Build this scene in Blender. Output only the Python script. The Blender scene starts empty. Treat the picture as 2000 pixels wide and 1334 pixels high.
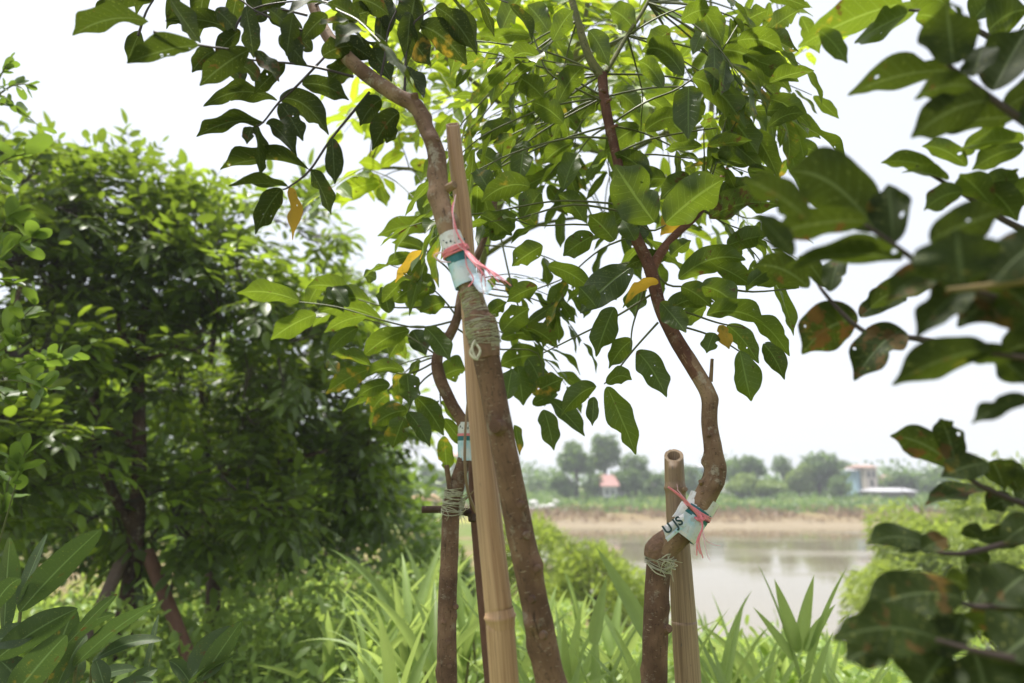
import bpy, math, random
import numpy as np
from mathutils import Vector, noise

random.seed(7)
RS = np.random.RandomState(11)
S = bpy.context.scene
COL = S.collection
R = math.radians

# ------------------------------------------------------------------ camera
F = 1333.0                       # focal length in pixels of the 2000 px wide photograph
HORIZON = 940.0
PITCH = math.atan((HORIZON - 667.0) / F)
EYE = np.array([0.0, 0.0, 1.5])
cam = bpy.data.cameras.new('camera')
cam.lens = 24.0; cam.sensor_width = 36.0; cam.sensor_fit = 'HORIZONTAL'
cam.clip_start = 0.02; cam.clip_end = 3000.0
cam.dof.use_dof = True; cam.dof.focus_distance = 1.62; cam.dof.aperture_fstop = 2.0
cam.dof.aperture_blades = 7
co = bpy.data.objects.new('camera', cam); COL.objects.link(co)
co.location = EYE; co.rotation_euler = (math.pi / 2 + PITCH, 0, 0)
S.camera = co

# ------------------------------------------------------------------ sky, sun, exposure
SUN_AZ, SUN_EL = R(-60), R(75)   # azimuth from +Y, negative = to the left
w = bpy.data.worlds.new('World'); S.world = w; w.use_nodes = True
nt = w.node_tree; nt.nodes.clear()
sky = nt.nodes.new('ShaderNodeTexSky'); sky.sky_type = 'NISHITA'; sky.sun_disc = False
sky.sun_elevation = SUN_EL; sky.sun_rotation = SUN_AZ % (2 * math.pi)
sky.air_density = 1.0; sky.dust_density = 4.0; sky.ozone_density = 1.0
mx = nt.nodes.new('ShaderNodeMix'); mx.data_type = 'RGBA'
mx.inputs[0].default_value = 0.72
mx.inputs[7].default_value = (6.5, 6.7, 7.15, 1)      # bright overcast veil
bg = nt.nodes.new('ShaderNodeBackground'); bg.inputs[1].default_value = 0.1
wo = nt.nodes.new('ShaderNodeOutputWorld')
nt.links.new(sky.outputs[0], mx.inputs[6]); nt.links.new(mx.outputs[2], bg.inputs[0])
nt.links.new(bg.outputs[0], wo.inputs[0])
sl = bpy.data.lights.new('sun', 'SUN'); sl.energy = 4.8; sl.angle = R(10); sl.color = (1, 0.96, 0.88)
so = bpy.data.objects.new('sun', sl); COL.objects.link(so)
sd = Vector((math.sin(SUN_AZ) * math.cos(SUN_EL), math.cos(SUN_AZ) * math.cos(SUN_EL), math.sin(SUN_EL)))
so.rotation_euler = sd.to_track_quat('Z', 'Y').to_euler(); so.location = (-5, 10, 20)
S.view_settings.view_transform = 'Standard'; S.view_settings.look = 'None'
S.view_settings.exposure = 0.88; S.view_settings.gamma = 1.0
S.render.engine = 'CYCLES'
S.cycles.max_bounces = 8; S.cycles.transmission_bounces = 6; S.cycles.diffuse_bounces = 4
S.cycles.transparent_max_bounces = 8; S.cycles.volume_bounces = 0
S.cycles.use_denoising = True

# ------------------------------------------------------------------ helpers
def ray(px, py):
    u = (px - 1000.0) / F; v = (667.0 - py) / F
    c, s = math.cos(PITCH), math.sin(PITCH)
    return np.array([u, c - v * s, s + v * c])

def P(px, py, Y):
    d = ray(px, py)
    return EYE + d * (Y / d[1])

def nrm(a):
    return a / np.maximum(np.linalg.norm(a, axis=-1, keepdims=True), 1e-9)

def tag(o, label=None, cat=None, group=None, kind=None):
    if label: o['label'] = label
    if cat: o['category'] = cat
    if group: o['group'] = group
    if kind: o['kind'] = kind
    return o

def thing(name, loc, label, cat, group=None):
    o = bpy.data.objects.new(name, None); COL.objects.link(o)
    o.location = loc; o.empty_display_size = 0.1
    return tag(o, label, cat, group)

class MB:
    """collects quads with three UV layers and material indices"""
    def __init__(self):
        self.v = []; self.f = []; self.uv = []; self.a = []; self.b = []; self.m = []; self.n = 0
    def add(self, V, Fq, uv, a=None, b=None, m=0):
        V = np.asarray(V, float).reshape(-1, 3); Fq = np.asarray(Fq, int)
        k = len(V)
        self.v.append(V); self.f.append(Fq + self.n)
        self.uv.append(np.asarray(uv, float).reshape(-1, 2))
        self.a.append(np.zeros((k, 2)) if a is None else np.asarray(a, float).reshape(-1, 2))
        self.b.append(np.zeros((k, 2)) if b is None else np.asarray(b, float).reshape(-1, 2))
        self.m.append(np.full(len(Fq), m, int)); self.n += k
    def build(self, name, mats, parent=None, smooth=True):
        V = np.concatenate(self.v); Fq = np.concatenate(self.f)
        off = np.zeros(3)
        if parent is not None:
            off = np.array(parent.matrix_world.translation if parent.parent else parent.location)
            V = V - off
        me = bpy.data.meshes.new(name)
        me.vertices.add(len(V)); me.vertices.foreach_set('co', V.astype(np.float32).ravel())
        me.loops.add(Fq.size); me.loops.foreach_set('vertex_index', Fq.astype(np.int32).ravel())
        me.polygons.add(len(Fq))
        me.polygons.foreach_set('loop_start', np.arange(0, Fq.size, 4, dtype=np.int32))
        me.polygons.foreach_set('material_index', np.concatenate(self.m).astype(np.int32))
        me.polygons.foreach_set('use_smooth', np.full(len(Fq), smooth, dtype=bool))
        idx = Fq.ravel()
        for nm, arr in (('UVMap', self.uv), ('Rnd', self.a), ('Tint', self.b)):
            l = me.uv_layers.new(name=nm)
            l.data.foreach_set('uv', np.concatenate(arr)[idx].astype(np.float32).ravel())
        me.update(calc_edges=True); me.validate()
        for m in (mats if isinstance(mats, (list, tuple)) else [mats]): me.materials.append(m)
        o = bpy.data.objects.new(name, me); COL.objects.link(o)
        if parent is not None:
            o.parent = parent
        return o
    # -------- tubes
    def tube(self, pts, rad, sides=8, step=None, bump=0.0, knots=(), m=0, cap=True, hollow=False, seed=0, smoothpath=True):
        pts = np.asarray(pts, float); rad = np.asarray(rad, float) if np.ndim(rad) else np.full(len(pts), float(rad))
        if smoothpath and len(pts) > 2: C, r = catmull(pts, rad, step)
        elif step:
            L = np.linalg.norm(pts[1] - pts[0]); n = max(2, int(L / step))
            t = np.linspace(0, 1, n + 1)
            seg = np.linspace(0, len(pts) - 1, n + 1)
            C = np.stack([np.interp(seg, range(len(pts)), pts[:, i]) for i in range(3)], 1); r = np.interp(seg, range(len(pts)), rad)
        else: C, r = pts, rad
        T = nrm(np.gradient(C, axis=0))
        ref = np.array([0.0, 0, 1]) if abs(T[0][2]) < 0.9 else np.array([1.0, 0, 0])
        X = np.zeros_like(C); x = nrm(np.cross(T[0], ref))
        for i in range(len(C)):
            x = x - T[i] * np.dot(x, T[i]); x = x / max(np.linalg.norm(x), 1e-9); X[i] = x
        Yv = np.cross(T, X)
        ang = np.linspace(0, 2 * np.pi, sides + 1)
        ln = np.concatenate([[0], np.cumsum(np.linalg.norm(np.diff(C, axis=0), axis=1))])
        rr = np.repeat(r[:, None], sides + 1, 1)
        if bump:
            for i in range(len(C)):
                for j in range(sides):
                    q = Vector((math.cos(ang[j]) * 1.3 + seed * 7.1, math.sin(ang[j]) * 1.3, ln[i] / max(r[i], 1e-4) * 0.35))
                    rr[i, j] *= 1 + bump * (noise.noise(q) + 0.5 * noise.noise(q * 2.7))
        for (l0, a0, h, sz) in knots:        # length along, angle, height (x radius), size in metres
            da = np.angle(np.exp(1j * (ang - a0)))
            g = np.exp(-((ln[:, None] - l0) ** 2) / (sz ** 2) - (da[None, :] * r[:, None]) ** 2 / (sz ** 2))
            rr = rr + g * h * r[:, None]
        rr[:, -1] = rr[:, 0]
        V = C[:, None, :] + rr[..., None] * (np.cos(ang)[None, :, None] * X[:, None, :] + np.sin(ang)[None, :, None] * Yv[:, None, :])
        if hollow:                            # slanted saw cut
            e_ = V[-1] - C[-1]; cam_ = nrm(EYE - C[-1]); cam_ = cam_ - T[-1] * np.dot(cam_, T[-1])
            V[-1] = V[-1] - T[-1] * ((e_ @ nrm(cam_)) * 0.75)[:, None] + T[-1] * (RS.randn(sides + 1) * .0007)[:, None]; V[-1][-1] = V[-1][0]
        uv = np.stack([np.repeat((ang / (2 * np.pi))[None, :], len(C), 0) * 2 * np.pi * r.mean(), np.repeat(ln[:, None], sides + 1, 1)], -1)
        n = len(C); i = np.arange(n - 1)[:, None]; j = np.arange(sides)[None, :]
        k = sides + 1
        Fq = np.stack([i * k + j, i * k + j + 1, (i + 1) * k + j + 1, (i + 1) * k + j], -1).reshape(-1, 4)
        self.add(V, Fq, uv, m=m)
        if cap and not hollow:
            for e, sgn in ((0, -1), (n - 1, 1)):
                ring = V[e]; c = C[e] + T[e] * sgn * r[e] * 0.12
                Vc = np.concatenate([ring, np.repeat(c[None], k, 0)])
                Fc = np.array([[q, q + 1, k + q + 1, k + q] for q in range(sides)])
                if sgn < 0: Fc = Fc[:, ::-1]
                self.add(Vc, Fc, np.concatenate([uv[e], uv[e] * 0.3]), m=m)
        if hollow:                            # thick rim and an inner wall, closed below
            ring = V[-1]; c = C[-1]
            r1 = c + (ring - c) * 0.68; r2 = r1 - T[-1] * r[-1] * 3.0; r3 = np.repeat((c - T[-1] * r[-1] * 3.0)[None], k, 0)
            for A_, B_ in ((ring, r1), (r1, r2), (r2, r3)):
                Fc = np.array([[q, q + 1, k + q + 1, k + q] for q in range(sides)])
                self.add(np.concatenate([A_, B_]), Fc, np.concatenate([uv[-1], uv[-1] - 0.02]), m=m)
        return C, r
    def box(self, c, s, rz=0, m=0):
        x, y, z = np.array(s) / 2.0
        V = np.array([[-x, -y, -z], [x, -y, -z], [x, y, -z], [-x, y, -z], [-x, -y, z], [x, -y, z], [x, y, z], [-x, y, z]])
        ca, sa = math.cos(rz), math.sin(rz)
        V = V @ np.array([[ca, sa, 0], [-sa, ca, 0], [0, 0, 1]]) + np.array(c)
        Fq = [[0, 3, 2, 1], [4, 5, 6, 7], [0, 1, 5, 4], [1, 2, 6, 5], [2, 3, 7, 6], [3, 0, 4, 7]]
        self.add(V, Fq, V[:, [0, 2]], m=m)
    # -------- leaves
    def leaves(self, B, T, N, W, Cp=None, nu=8, nv=4, a=0.6, b=0.75, fold=0.15, wav=0.06, irr=0.06, tip=0.0, rust=None, yel=None, pale=None, m=0, rnd=None):
        B = np.asarray(B, float); T = np.asarray(T, float); N = nrm(np.asarray(N, float)); n = len(B)
        if n == 0: return
        W = np.broadcast_to(np.asarray(W, float), (n,)); L = np.linalg.norm(T - B, axis=1)
        if Cp is None: Cp = (B + T) / 2
        u = np.linspace(0, 1, nu + 1); u = .35 * u + .65 * (.5 - .5 * np.cos(np.pi * u)); v = np.linspace(-1, 1, nv + 1)
        U = u[None, :, None]
        C = B[:, None] * (1 - U) ** 2 + 2 * Cp[:, None] * U * (1 - U) + T[:, None] * U ** 2
        Tg = nrm(2 * (1 - U) * (Cp - B)[:, None] + 2 * U * (T - Cp)[:, None])
        Sd = nrm(np.cross(np.broadcast_to(N[:, None], Tg.shape), Tg)); Nn = np.cross(Tg, Sd)
        pk = a / (a + b); s = u ** a * (1 - u) ** b / (pk ** a * (1 - pk) ** b)
        if tip:
            q_ = np.clip((u - .74) / .22, 0, 1); s = s * (1 - tip * q_ * q_ * (3 - 2 * q_))
        s = np.maximum(s, 0.015)
        ph = RS.rand(n, 4) * 6.28
        hw = (W / 2)[:, None] * s[None]                                       # n, nu+1
        ed = np.zeros((n, nu + 1, nv + 1))
        for q, (fr, am) in enumerate(((6.0, 0.55), (13.0, 0.4), (21.0, 0.25))):
            ed += am * np.sin(u[None, :, None] * fr + ph[:, q % 4][:, None, None] + np.sign(v)[None, None, :] * 1.7 * (q + 1)) * np.abs(v)[None, None, :] ** 2
        ww = hw[:, :, None] * v[None, None, :] * (1 + irr * ed)
        if irr > .06 and nu >= 10:
            for _ in range(2):
                u0 = RS.uniform(.25, .95, n); sd_ = RS.choice([-1, 1], n); dp = np.where(RS.rand(n) < .3, RS.uniform(.15, .6, n), 0); bw = RS.uniform(.05, .10, n)
                g_ = np.exp(-((u[None, :] - u0[:, None]) / bw[:, None]) ** 2) * dp[:, None]
                ww = ww * (1 - g_[:, :, None] * (np.sign(v)[None, None, :] == sd_[:, None, None]))
        fo = np.broadcast_to(np.asarray(fold, float), (n,))
        up = fo[:, None, None] * hw[:, :, None] * np.abs(v)[None, None, :] ** 1.3
        up = up + (wav * W)[:, None, None] * np.sin(u[None, :, None] * 11 + ph[:, 3][:, None, None] + np.sign(v)[None, None, :] * 1.1) * (v ** 2)[None, None, :] * s[None, :, None]
        V = C[:, :, None, :] + Sd[:, :, None, :] * ww[..., None] + Nn[:, :, None, :] * up[..., None]
        k = nv + 1; per = (nu + 1) * k
        i = np.arange(nu)[:, None]; j = np.arange(nv)[None, :]
        f0 = np.stack([i * k + j, i * k + j + 1, (i + 1) * k + j + 1, (i + 1) * k + j], -1).reshape(-1, 4)
        f0 = f0[:, ::-1]
        Fq = (f0[None] + (np.arange(n) * per)[:, None, None]).reshape(-1, 4)
        uv = np.broadcast_to(np.stack(np.meshgrid(u, v, indexing='ij'), -1)[None], (n, nu + 1, nv + 1, 2))
        rn = RS.rand(n) if rnd is None else rnd
        z = np.zeros(n)
        A_ = np.stack([rn, z if rust is None else rust], 1); B_ = np.stack([z if yel is None else yel, z if pale is None else pale], 1)
        A_ = np.repeat(A_, per, 0); B_ = np.repeat(B_, per, 0)
        self.add(V, Fq, uv.reshape(-1, 2), A_, B_, m)

def catmull(pts, rad, step=None):
    C = []; r = []
    n = len(pts)
    for i in range(n - 1):
        p0 = pts[max(i - 1, 0)]; p1 = pts[i]; p2 = pts[i + 1]; p3 = pts[min(i + 2, n - 1)]
        L = np.linalg.norm(p2 - p1); k = max(3, int(L / step)) if step else 4
        for q in range(k):
            t = q / k
            C.append(0.5 * ((2 * p1) + (p2 - p0) * t + (2 * p0 - 5 * p1 + 4 * p2 - p3) * t * t + (3 * p1 - p0 - 3 * p2 + p3) * t ** 3))
            r.append(rad[i] * (1 - t) + rad[i + 1] * t)
    C.append(pts[-1]); r.append(rad[-1])
    return np.array(C), np.array(r)

# ------------------------------------------------------------------ materials
class NT:
    def __init__(self, name):
        self.mat = bpy.data.materials.new(name); self.mat.use_nodes = True
        self.t = self.mat.node_tree; self.t.nodes.clear()
        self.out = self.t.nodes.new('ShaderNodeOutputMaterial')
    def n(self, ty, **kw):
        x = self.t.nodes.new(ty)
        for k, v in kw.items(): setattr(x, k, v)
        return x
    def l(self, a, b): self.t.links.new(a, b)
    def val(self, sock, v):
        if isinstance(v, bpy.types.NodeSocket): self.l(v, sock)
        else: sock.default_value = v
    def math(self, op, a, b=0.0, c=None, clamp=False):
        x = self.n('ShaderNodeMath', operation=op); x.use_clamp = clamp
        self.val(x.inputs[0], a); self.val(x.inputs[1], b)
        if c is not None: self.val(x.inputs[2], c)
        return x.outputs[0]
    def ss(self, x, lo, hi):
        m = self.n('ShaderNodeMapRange', interpolation_type='SMOOTHSTEP')
        self.val(m.inputs[0], x); m.inputs[1].default_value = lo; m.inputs[2].default_value = hi
        if lo > hi:
            m.inputs[1].default_value = hi; m.inputs[2].default_value = lo; m.inputs[3].default_value = 1; m.inputs[4].default_value = 0
        return m.outputs[0]
    def mix(self, f, a, b):
        x = self.n('ShaderNodeMix', data_type='RGBA')
        self.val(x.inputs[0], f)
        for s, v in ((x.inputs[6], a), (x.inputs[7], b)):
            if isinstance(v, bpy.types.NodeSocket): self.l(v, s)
            else: s.default_value = (*v, 1)
        return x.outputs[2]
    def noise(self, vec, scale, detail=3, rough=0.5):
        x = self.n('ShaderNodeTexNoise'); x.inputs['Scale'].default_value = scale
        x.inputs['Detail'].default_value = detail; x.inputs['Roughness'].default_value = rough
        if vec is not None: self.l(vec, x.inputs['Vector'])
        return x.outputs[0]
    def uv(self, nm):
        x = self.n('ShaderNodeUVMap'); x.uv_map = nm; return x.outputs[0]
    def sep(self, v):
        x = self.n('ShaderNodeSeparateXYZ'); self.l(v, x.inputs[0]); return x.outputs
    def obj(self): return self.n('ShaderNodeTexCoord').outputs['Object']
    def scalev(self, v, s):
        x = self.n('ShaderNodeMapping'); self.l(v, x.inputs[0]); x.inputs['Scale'].default_value = s; return x.outputs[0]
    def bsdf(self, col, rough=0.5, spec=0.5, bump=None, bstr=0.3, bdist=0.01):
        b = self.n('ShaderNodeBsdfPrincipled')
        self.val(b.inputs['Base Color'], col if isinstance(col, bpy.types.NodeSocket) else (*col, 1))
        self.val(b.inputs['Roughness'], rough); self.val(b.inputs['Specular IOR Level'], spec)
        if bump is not None:
            q = self.n('ShaderNodeBump'); q.inputs['Strength'].default_value = bstr; q.inputs['Distance'].default_value = bdist
            self.l(bump, q.inputs['Height']); self.l(q.outputs[0], b.inputs['Normal'])
        return b
    def done(self, sh):
        self.l(sh.outputs[0] if hasattr(sh, 'outputs') else sh, self.out.inputs[0]); return self.mat

def leaf_mat(name, dark, light, trans, tfac=0.4, nveins=9, detail=True, holes=False, rough=0.42, spec=0.4, vs=0.55):
    t = NT(name)
    uv = t.sep(t.uv('UVMap')); u, v = uv[0], uv[1]; av = t.math('ABSOLUTE', v)
    rn = t.sep(t.uv('Rnd')); tn = t.sep(t.uv('Tint'))
    ob = t.obj()
    n1 = t.noise(ob, 22, 2)
    f = t.math('MULTIPLY_ADD', n1, 0.5, t.math('MULTIPLY', rn[0], 0.6), clamp=True)
    col = t.mix(f, dark, light); tr = t.mix(f, tuple(c * 0.72 for c in trans), trans)
    bump = None
    if detail:
        mid = t.ss(av, 0.085, 0.03)
        lat = t.math('PINGPONG', t.math('SUBTRACT', t.math('MULTIPLY', u, nveins), t.math('MULTIPLY', av, 1.6)), 0.5)
        lat = t.math('MULTIPLY', t.ss(lat, 0.07, 0.0), t.ss(av, 1.0, 0.6))
        vein = t.math('MAXIMUM', mid, t.math('MULTIPLY', lat, vs))
        vc = tuple(min(1, c * 2.2 + 0.03) for c in light)
        col = t.mix(t.math('MULTIPLY', vein, 0.7), col, vc)
        tr = t.mix(t.math('MULTIPLY', vein, 0.6), tr, tuple(min(1, c * 1.35 + 0.05) for c in trans))
        sp = t.ss(t.noise(ob, 230, 3), 0.62, 0.70)
        col = t.mix(t.math('MULTIPLY', sp, 0.5), col, (0.28, 0.30, 0.08))
        # rust: brown blight with a shape of its own
        rr = t.math('ADD', t.noise(ob, 38, 4, 0.65), t.math('MULTIPLY', rn[1], 0.17))
        rm = t.ss(rr, 0.65, 0.70)
        col = t.mix(t.math('MULTIPLY', rm, 0.85), col, t.mix(t.noise(ob, 120, 2), (0.05, 0.030, 0.012), (0.13, 0.088, 0.026)))
        tr = t.mix(rm, tr, (0.12, 0.058, 0.014))
        # yellowing blotches
        ym = t.math('ADD', t.noise(ob, 30, 3), t.math('MULTIPLY', tn[0], 0.5))
        ym = t.ss(ym, 0.74, 0.98)
        col = t.mix(ym, col, (0.42, 0.24, 0.03)); tr = t.mix(ym, tr, (0.62, 0.40, 0.04))
        bump = t.math('SUBTRACT', t.math('MULTIPLY', t.noise(ob, 90, 2), 0.3), vein)
    pr = t.bsdf(col, rough, spec, bump, 0.35, 0.004)
    tb = t.n('ShaderNodeBsdfTranslucent'); t.l(tr, tb.inputs[0])
    ms = t.n('ShaderNodeMixShader')
    t.val(ms.inputs[0], t.math('MULTIPLY', t.math('SUBTRACT', 1.0, t.math('MULTIPLY', tn[1], 0.6)), tfac))
    t.l(pr.outputs[0], ms.inputs[1]); t.l(tb.outputs[0], ms.inputs[2])
    sh = ms.outputs[0]
    if holes:
        h = t.math('MULTIPLY', t.ss(t.noise(ob, 60, 1), 0.765, 0.775), t.ss(av, 0.08, 0.12))
        tp = t.n('ShaderNodeBsdfTransparent'); m2 = t.n('ShaderNodeMixShader')
        t.l(h, m2.inputs[0]); t.l(sh, m2.inputs[1]); t.l(tp.outputs[0], m2.inputs[2]); sh = m2.outputs[0]
    t.l(sh, t.out.inputs[0])
    return t.mat

def bark_mat(name, c0, c1, scale=1.0, rough=0.8, pale=0.5):
    t = NT(name)
    uv = t.uv('UVMap'); ob = t.obj()
    st = t.scalev(uv, (160 * scale, 35 * scale, 1))
    n1 = t.noise(st, 1.0, 4, 0.6); n2 = t.noise(ob, 14 * scale, 3); n3 = t.noise(ob, 160 * scale, 2)
    col = t.mix(t.ss(n2, 0.3, 0.7), c0, c1)
    col = t.mix(t.math('MULTIPLY', t.ss(n1, 0.5, 0.75), 0.6), col, tuple(c * 0.45 for c in c0))
    len_ = t.ss(t.noise(t.scalev(uv, (60 * scale, 260 * scale, 1)), 1, 1), 0.66, 0.72)
    col = t.mix(t.math('MULTIPLY', len_, 0.55), col, (0.34, 0.27, 0.2))
    li = t.ss(t.noise(ob, 26 * scale, 4, 0.7), 0.56, 0.68)
    col = t.mix(t.math('MULTIPLY', li, pale), col, (0.36, 0.33, 0.26))
    col = t.mix(t.math('MULTIPLY', t.ss(n3, 0.62, 0.72), 0.6), col, (0.03, 0.02, 0.015))
    ck = t.ss(t.noise(t.scalev(uv, (70 * scale, 14 * scale, 1)), 1, 5, 0.7), 0.60, 0.68)
    col = t.mix(t.math('MULTIPLY', ck, 0.75), col, (0.028, 0.018, 0.012))
    h = t.math('SUBTRACT', t.math('ADD', t.math('MULTIPLY', n1, 0.6), t.math('MULTIPLY', n3, 0.4)), ck)
    return t.done(t.bsdf(col, rough, 0.25, h, 0.55, 0.004))

def bamboo_mat(name, c0, c1, grey=0.3):
    t = NT(name)
    uv = t.uv('UVMap'); ob = t.obj()
    st = t.noise(t.scalev(uv, (230, 3.2, 1)), 1, 4, 0.6)
    big = t.noise(t.scalev(ob, (9, 9, 2.5)), 1, 3)
    col = t.mix(t.ss(st, 0.3, 0.7), c0, c1)
    col = t.mix(t.math('MULTIPLY', t.ss(big, 0.45, 0.7), grey + 0.25), col, (0.22, 0.15, 0.10))
    cr = t.ss(t.noise(t.scalev(uv, (420, 9, 1)), 1, 2), 0.66, 0.74)
    col = t.mix(t.math('MULTIPLY', cr, 0.55), col, (0.08, 0.06, 0.05))
    sp = t.ss(t.noise(t.scalev(uv, (150, 60, 1)), 1, 3), 0.66, 0.72)
    col = t.mix(t.math('MULTIPLY', sp, grey), col, (0.10, 0.09, 0.09))
    return t.done(t.bsdf(col, 0.5, 0.35, st, 0.25, 0.002))

def plain(name, c, rough=0.6, var=0.25, scale=20, spec=0.4, bump=0.2):
    t = NT(name); ob = t.obj()
    n1 = t.noise(ob, scale, 4, 0.6)
    col = t.mix(n1, tuple(x * (1 - var) for x in c), tuple(min(1, x * (1 + var)) for x in c))
    return t.done(t.bsdf(col, rough, spec, n1, bump, 0.01))

M = {}
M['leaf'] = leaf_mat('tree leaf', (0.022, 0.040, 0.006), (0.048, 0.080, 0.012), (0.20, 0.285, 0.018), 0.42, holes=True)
M['leaf_dark'] = leaf_mat('shaded side leaf', (0.013, 0.022, 0.004), (0.026, 0.041, 0.008), (0.085, 0.122, 0.011), 0.32, holes=True, rough=0.6, spec=0.16)  # shade put into the colour, a darker copy of the tree leaf
M['leaf_lit'] = leaf_mat('sunlit tone leaf', (0.055, 0.10, 0.010), (0.10, 0.165, 0.016), (0.52, 0.66, 0.03), 0.55)  # sunlit glow of the leaves against the sky put into the colour
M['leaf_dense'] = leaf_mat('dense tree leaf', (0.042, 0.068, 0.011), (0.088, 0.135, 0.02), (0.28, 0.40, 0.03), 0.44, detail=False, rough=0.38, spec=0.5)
M['leaf_lit_outer'] = leaf_mat('lit outer leaf tone', (0.08, 0.135, 0.014), (0.15, 0.225, 0.025), (0.44, 0.60, 0.04), 0.48, detail=False, rough=0.4)  # lit look of the outer crown clusters put into the colour
M['leaf_small'] = leaf_mat('shrub leaf', (0.042, 0.078, 0.014), (0.09, 0.15, 0.028), (0.25, 0.38, 0.04), 0.42, detail=False)
M['leaf_under'] = leaf_mat('undergrowth leaf', (0.11, 0.175, 0.04), (0.26, 0.37, 0.10), (0.52, 0.68, 0.13), 0.47, detail=False)
M['blade'] = leaf_mat('cane grass blade', (0.13, 0.19, 0.055), (0.28, 0.38, 0.125), (0.52, 0.66, 0.17), 0.44, detail=False, rough=0.45)
M['lance'] = leaf_mat('lance leaf', (0.03, 0.052, 0.018), (0.065, 0.098, 0.036), (0.09, 0.15, 0.03), 0.28, nveins=26, rough=0.5, spec=0.3, vs=0.12)
M['feather'] = leaf_mat('feathery leaf', (0.12, 0.17, 0.028), (0.24, 0.30, 0.055), (0.46, 0.58, 0.08), 0.45, detail=False)
M['far_leaf'] = leaf_mat('far tree leaf', (0.05, 0.10, 0.026), (0.11, 0.18, 0.045), (0.22, 0.36, 0.06), 0.4, detail=False)
M['petiole'] = plain('petiole', (0.09, 0.10, 0.03), 0.5)
M['petiole_dark'] = plain('dark petiole', (0.045, 0.032, 0.028), 0.5)
M['petiole_tan'] = plain('tan petiole', (0.17, 0.13, 0.06), 0.5)
M['bark'] = bark_mat('sapling bark', (0.095, 0.052, 0.034), (0.20, 0.118, 0.075), pale=0.3)
M['bark_pale'] = bark_mat('grafted stem bark', (0.13, 0.075, 0.046), (0.29, 0.19, 0.12), pale=0.65)
M['bark_leader'] = bark_mat('red brown leader bark', (0.085, 0.036, 0.024), (0.16, 0.075, 0.05), pale=0.3)
M['bark_dark'] = bark_mat('dark bark', (0.05, 0.03, 0.024), (0.10, 0.06, 0.045), 0.6)
M['bark_red'] = bark_mat('red brown stem', (0.13, 0.055, 0.035), (0.20, 0.09, 0.06), pale=0.15)
M['stem_green'] = bark_mat('green stem', (0.10, 0.11, 0.035), (0.17, 0.16, 0.06), pale=0.2)
M['bamboo'] = bamboo_mat('bamboo culm', (0.33, 0.19, 0.105), (0.50, 0.325, 0.195))
M['bamboo_old'] = bamboo_mat('weathered bamboo', (0.19, 0.125, 0.075), (0.36, 0.25, 0.15), 0.7)
M['stake'] = plain('stake wood', (0.15, 0.075, 0.05), 0.8, 0.4, 30)
M['stake_grey'] = plain('grey stake wood', (0.17, 0.12, 0.10), 0.8, 0.4, 30)
M['teal'] = plain('teal print', (0.012, 0.14, 0.16), 0.35, 0.2, 60, 0.5)
M['pink'] = plain('pink raffia', (0.74, 0.22, 0.26), 0.4, 0.35, 260)
M['pink_pale'] = plain('pale raffia', (0.80, 0.50, 0.58), 0.45, 0.2, 200)
M['ink'] = plain('dark print', (0.012, 0.045, 0.04), 0.5, 0.2)
def wrap_mat(name, top, low):
    t = NT(name); ob = t.obj(); uv = t.uv('UVMap'); s = t.sep(uv)
    c = t.mix(t.ss(t.noise(ob, 30, 2), 0.35, 0.65), top, low)
    wv = t.n('ShaderNodeTexChecker'); t.l(t.scalev(uv, (1, 1, 1)), wv.inputs[0]); wv.inputs['Scale'].default_value = 420
    c = t.mix(t.math('MULTIPLY', wv.outputs[1], 0.18), c, (0.45, 0.50, 0.52))
    c = t.mix(t.math('MULTIPLY', t.ss(t.noise(ob, 90, 4), 0.56, 0.68), 0.5), c, (0.40, 0.34, 0.28))
    return t.done(t.bsdf(c, 0.38, 0.45, t.noise(ob, 55, 3), 0.5, 0.004))
M['wrap_white'] = wrap_mat('woven plastic white', (0.74, 0.73, 0.72), (0.60, 0.60, 0.62))
M['wrap_blue'] = wrap_mat('woven plastic pale blue', (0.66, 0.72, 0.78), (0.36, 0.60, 0.72))
M['wrap_inside'] = plain('dark underside', (0.05, 0.05, 0.05), 0.8)
t = NT('old grafting film'); uv = t.uv('UVMap'); ob = t.obj()
nn_ = t.noise(t.scalev(uv, (14, 330, 1)), 1, 3, .6); n2_ = t.noise(ob, 45, 3)
c_ = t.mix(t.ss(nn_, .40, .62), (0.15, 0.09, 0.055), (0.40, 0.38, 0.27)); c_ = t.mix(t.ss(n2_, .52, .64), c_, (0.20, 0.085, 0.05))
M['film'] = t.done(t.bsdf(c_, .35, .5, nn_, .8, .004))
M['twine'] = plain('faded green twine', (0.42, 0.41, 0.29), 0.45, 0.5, 120)
M['callus'] = plain('callus bark', (0.19, 0.11, 0.072), 0.8, 0.7, 90, bump=0.6)

# ------------------------------------------------------------------ setting
def H(x, y):
    x = np.asarray(x, float); y = np.asarray(y, float)
    s = np.clip((y - 5) / 14, 0, 1); s = s * s * (3 - 2 * s)
    edge = np.interp(y, [15, 22, 40, 54, 70, 90], [6.0, 4.2, 2.6, 1.6, 0.5, -3.0])
    Lf = np.clip((edge + 1.0 - x) / 5.0, 0, 1); Lf = Lf * Lf * (3 - 2 * Lf)
    right = np.where(y < 40, -3.5 * s, np.interp(y, [67, 71, 73, 77, 95, 130, 3000], [-3.5, -3.02, -2.6, -1.8, -0.6, -0.3, -0.2]))
    left = np.where(y < 20, -1.9 * s, np.interp(y, [20, 70, 95, 130, 3000], [-1.9, -1.5, -0.5, -0.3, -0.2]))
    z = right * (1 - Lf) + left * Lf
    n = 0.10 * np.sin(x * 0.9 + 0.3 * y) * np.sin(y * 0.7) + 0.05 * np.sin(2.3 * x + 1.7 * y)
    return z + n * np.clip(y / 12, 0.15, 1) * np.clip((130 - y) / 40, 0.1, 1)

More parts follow.
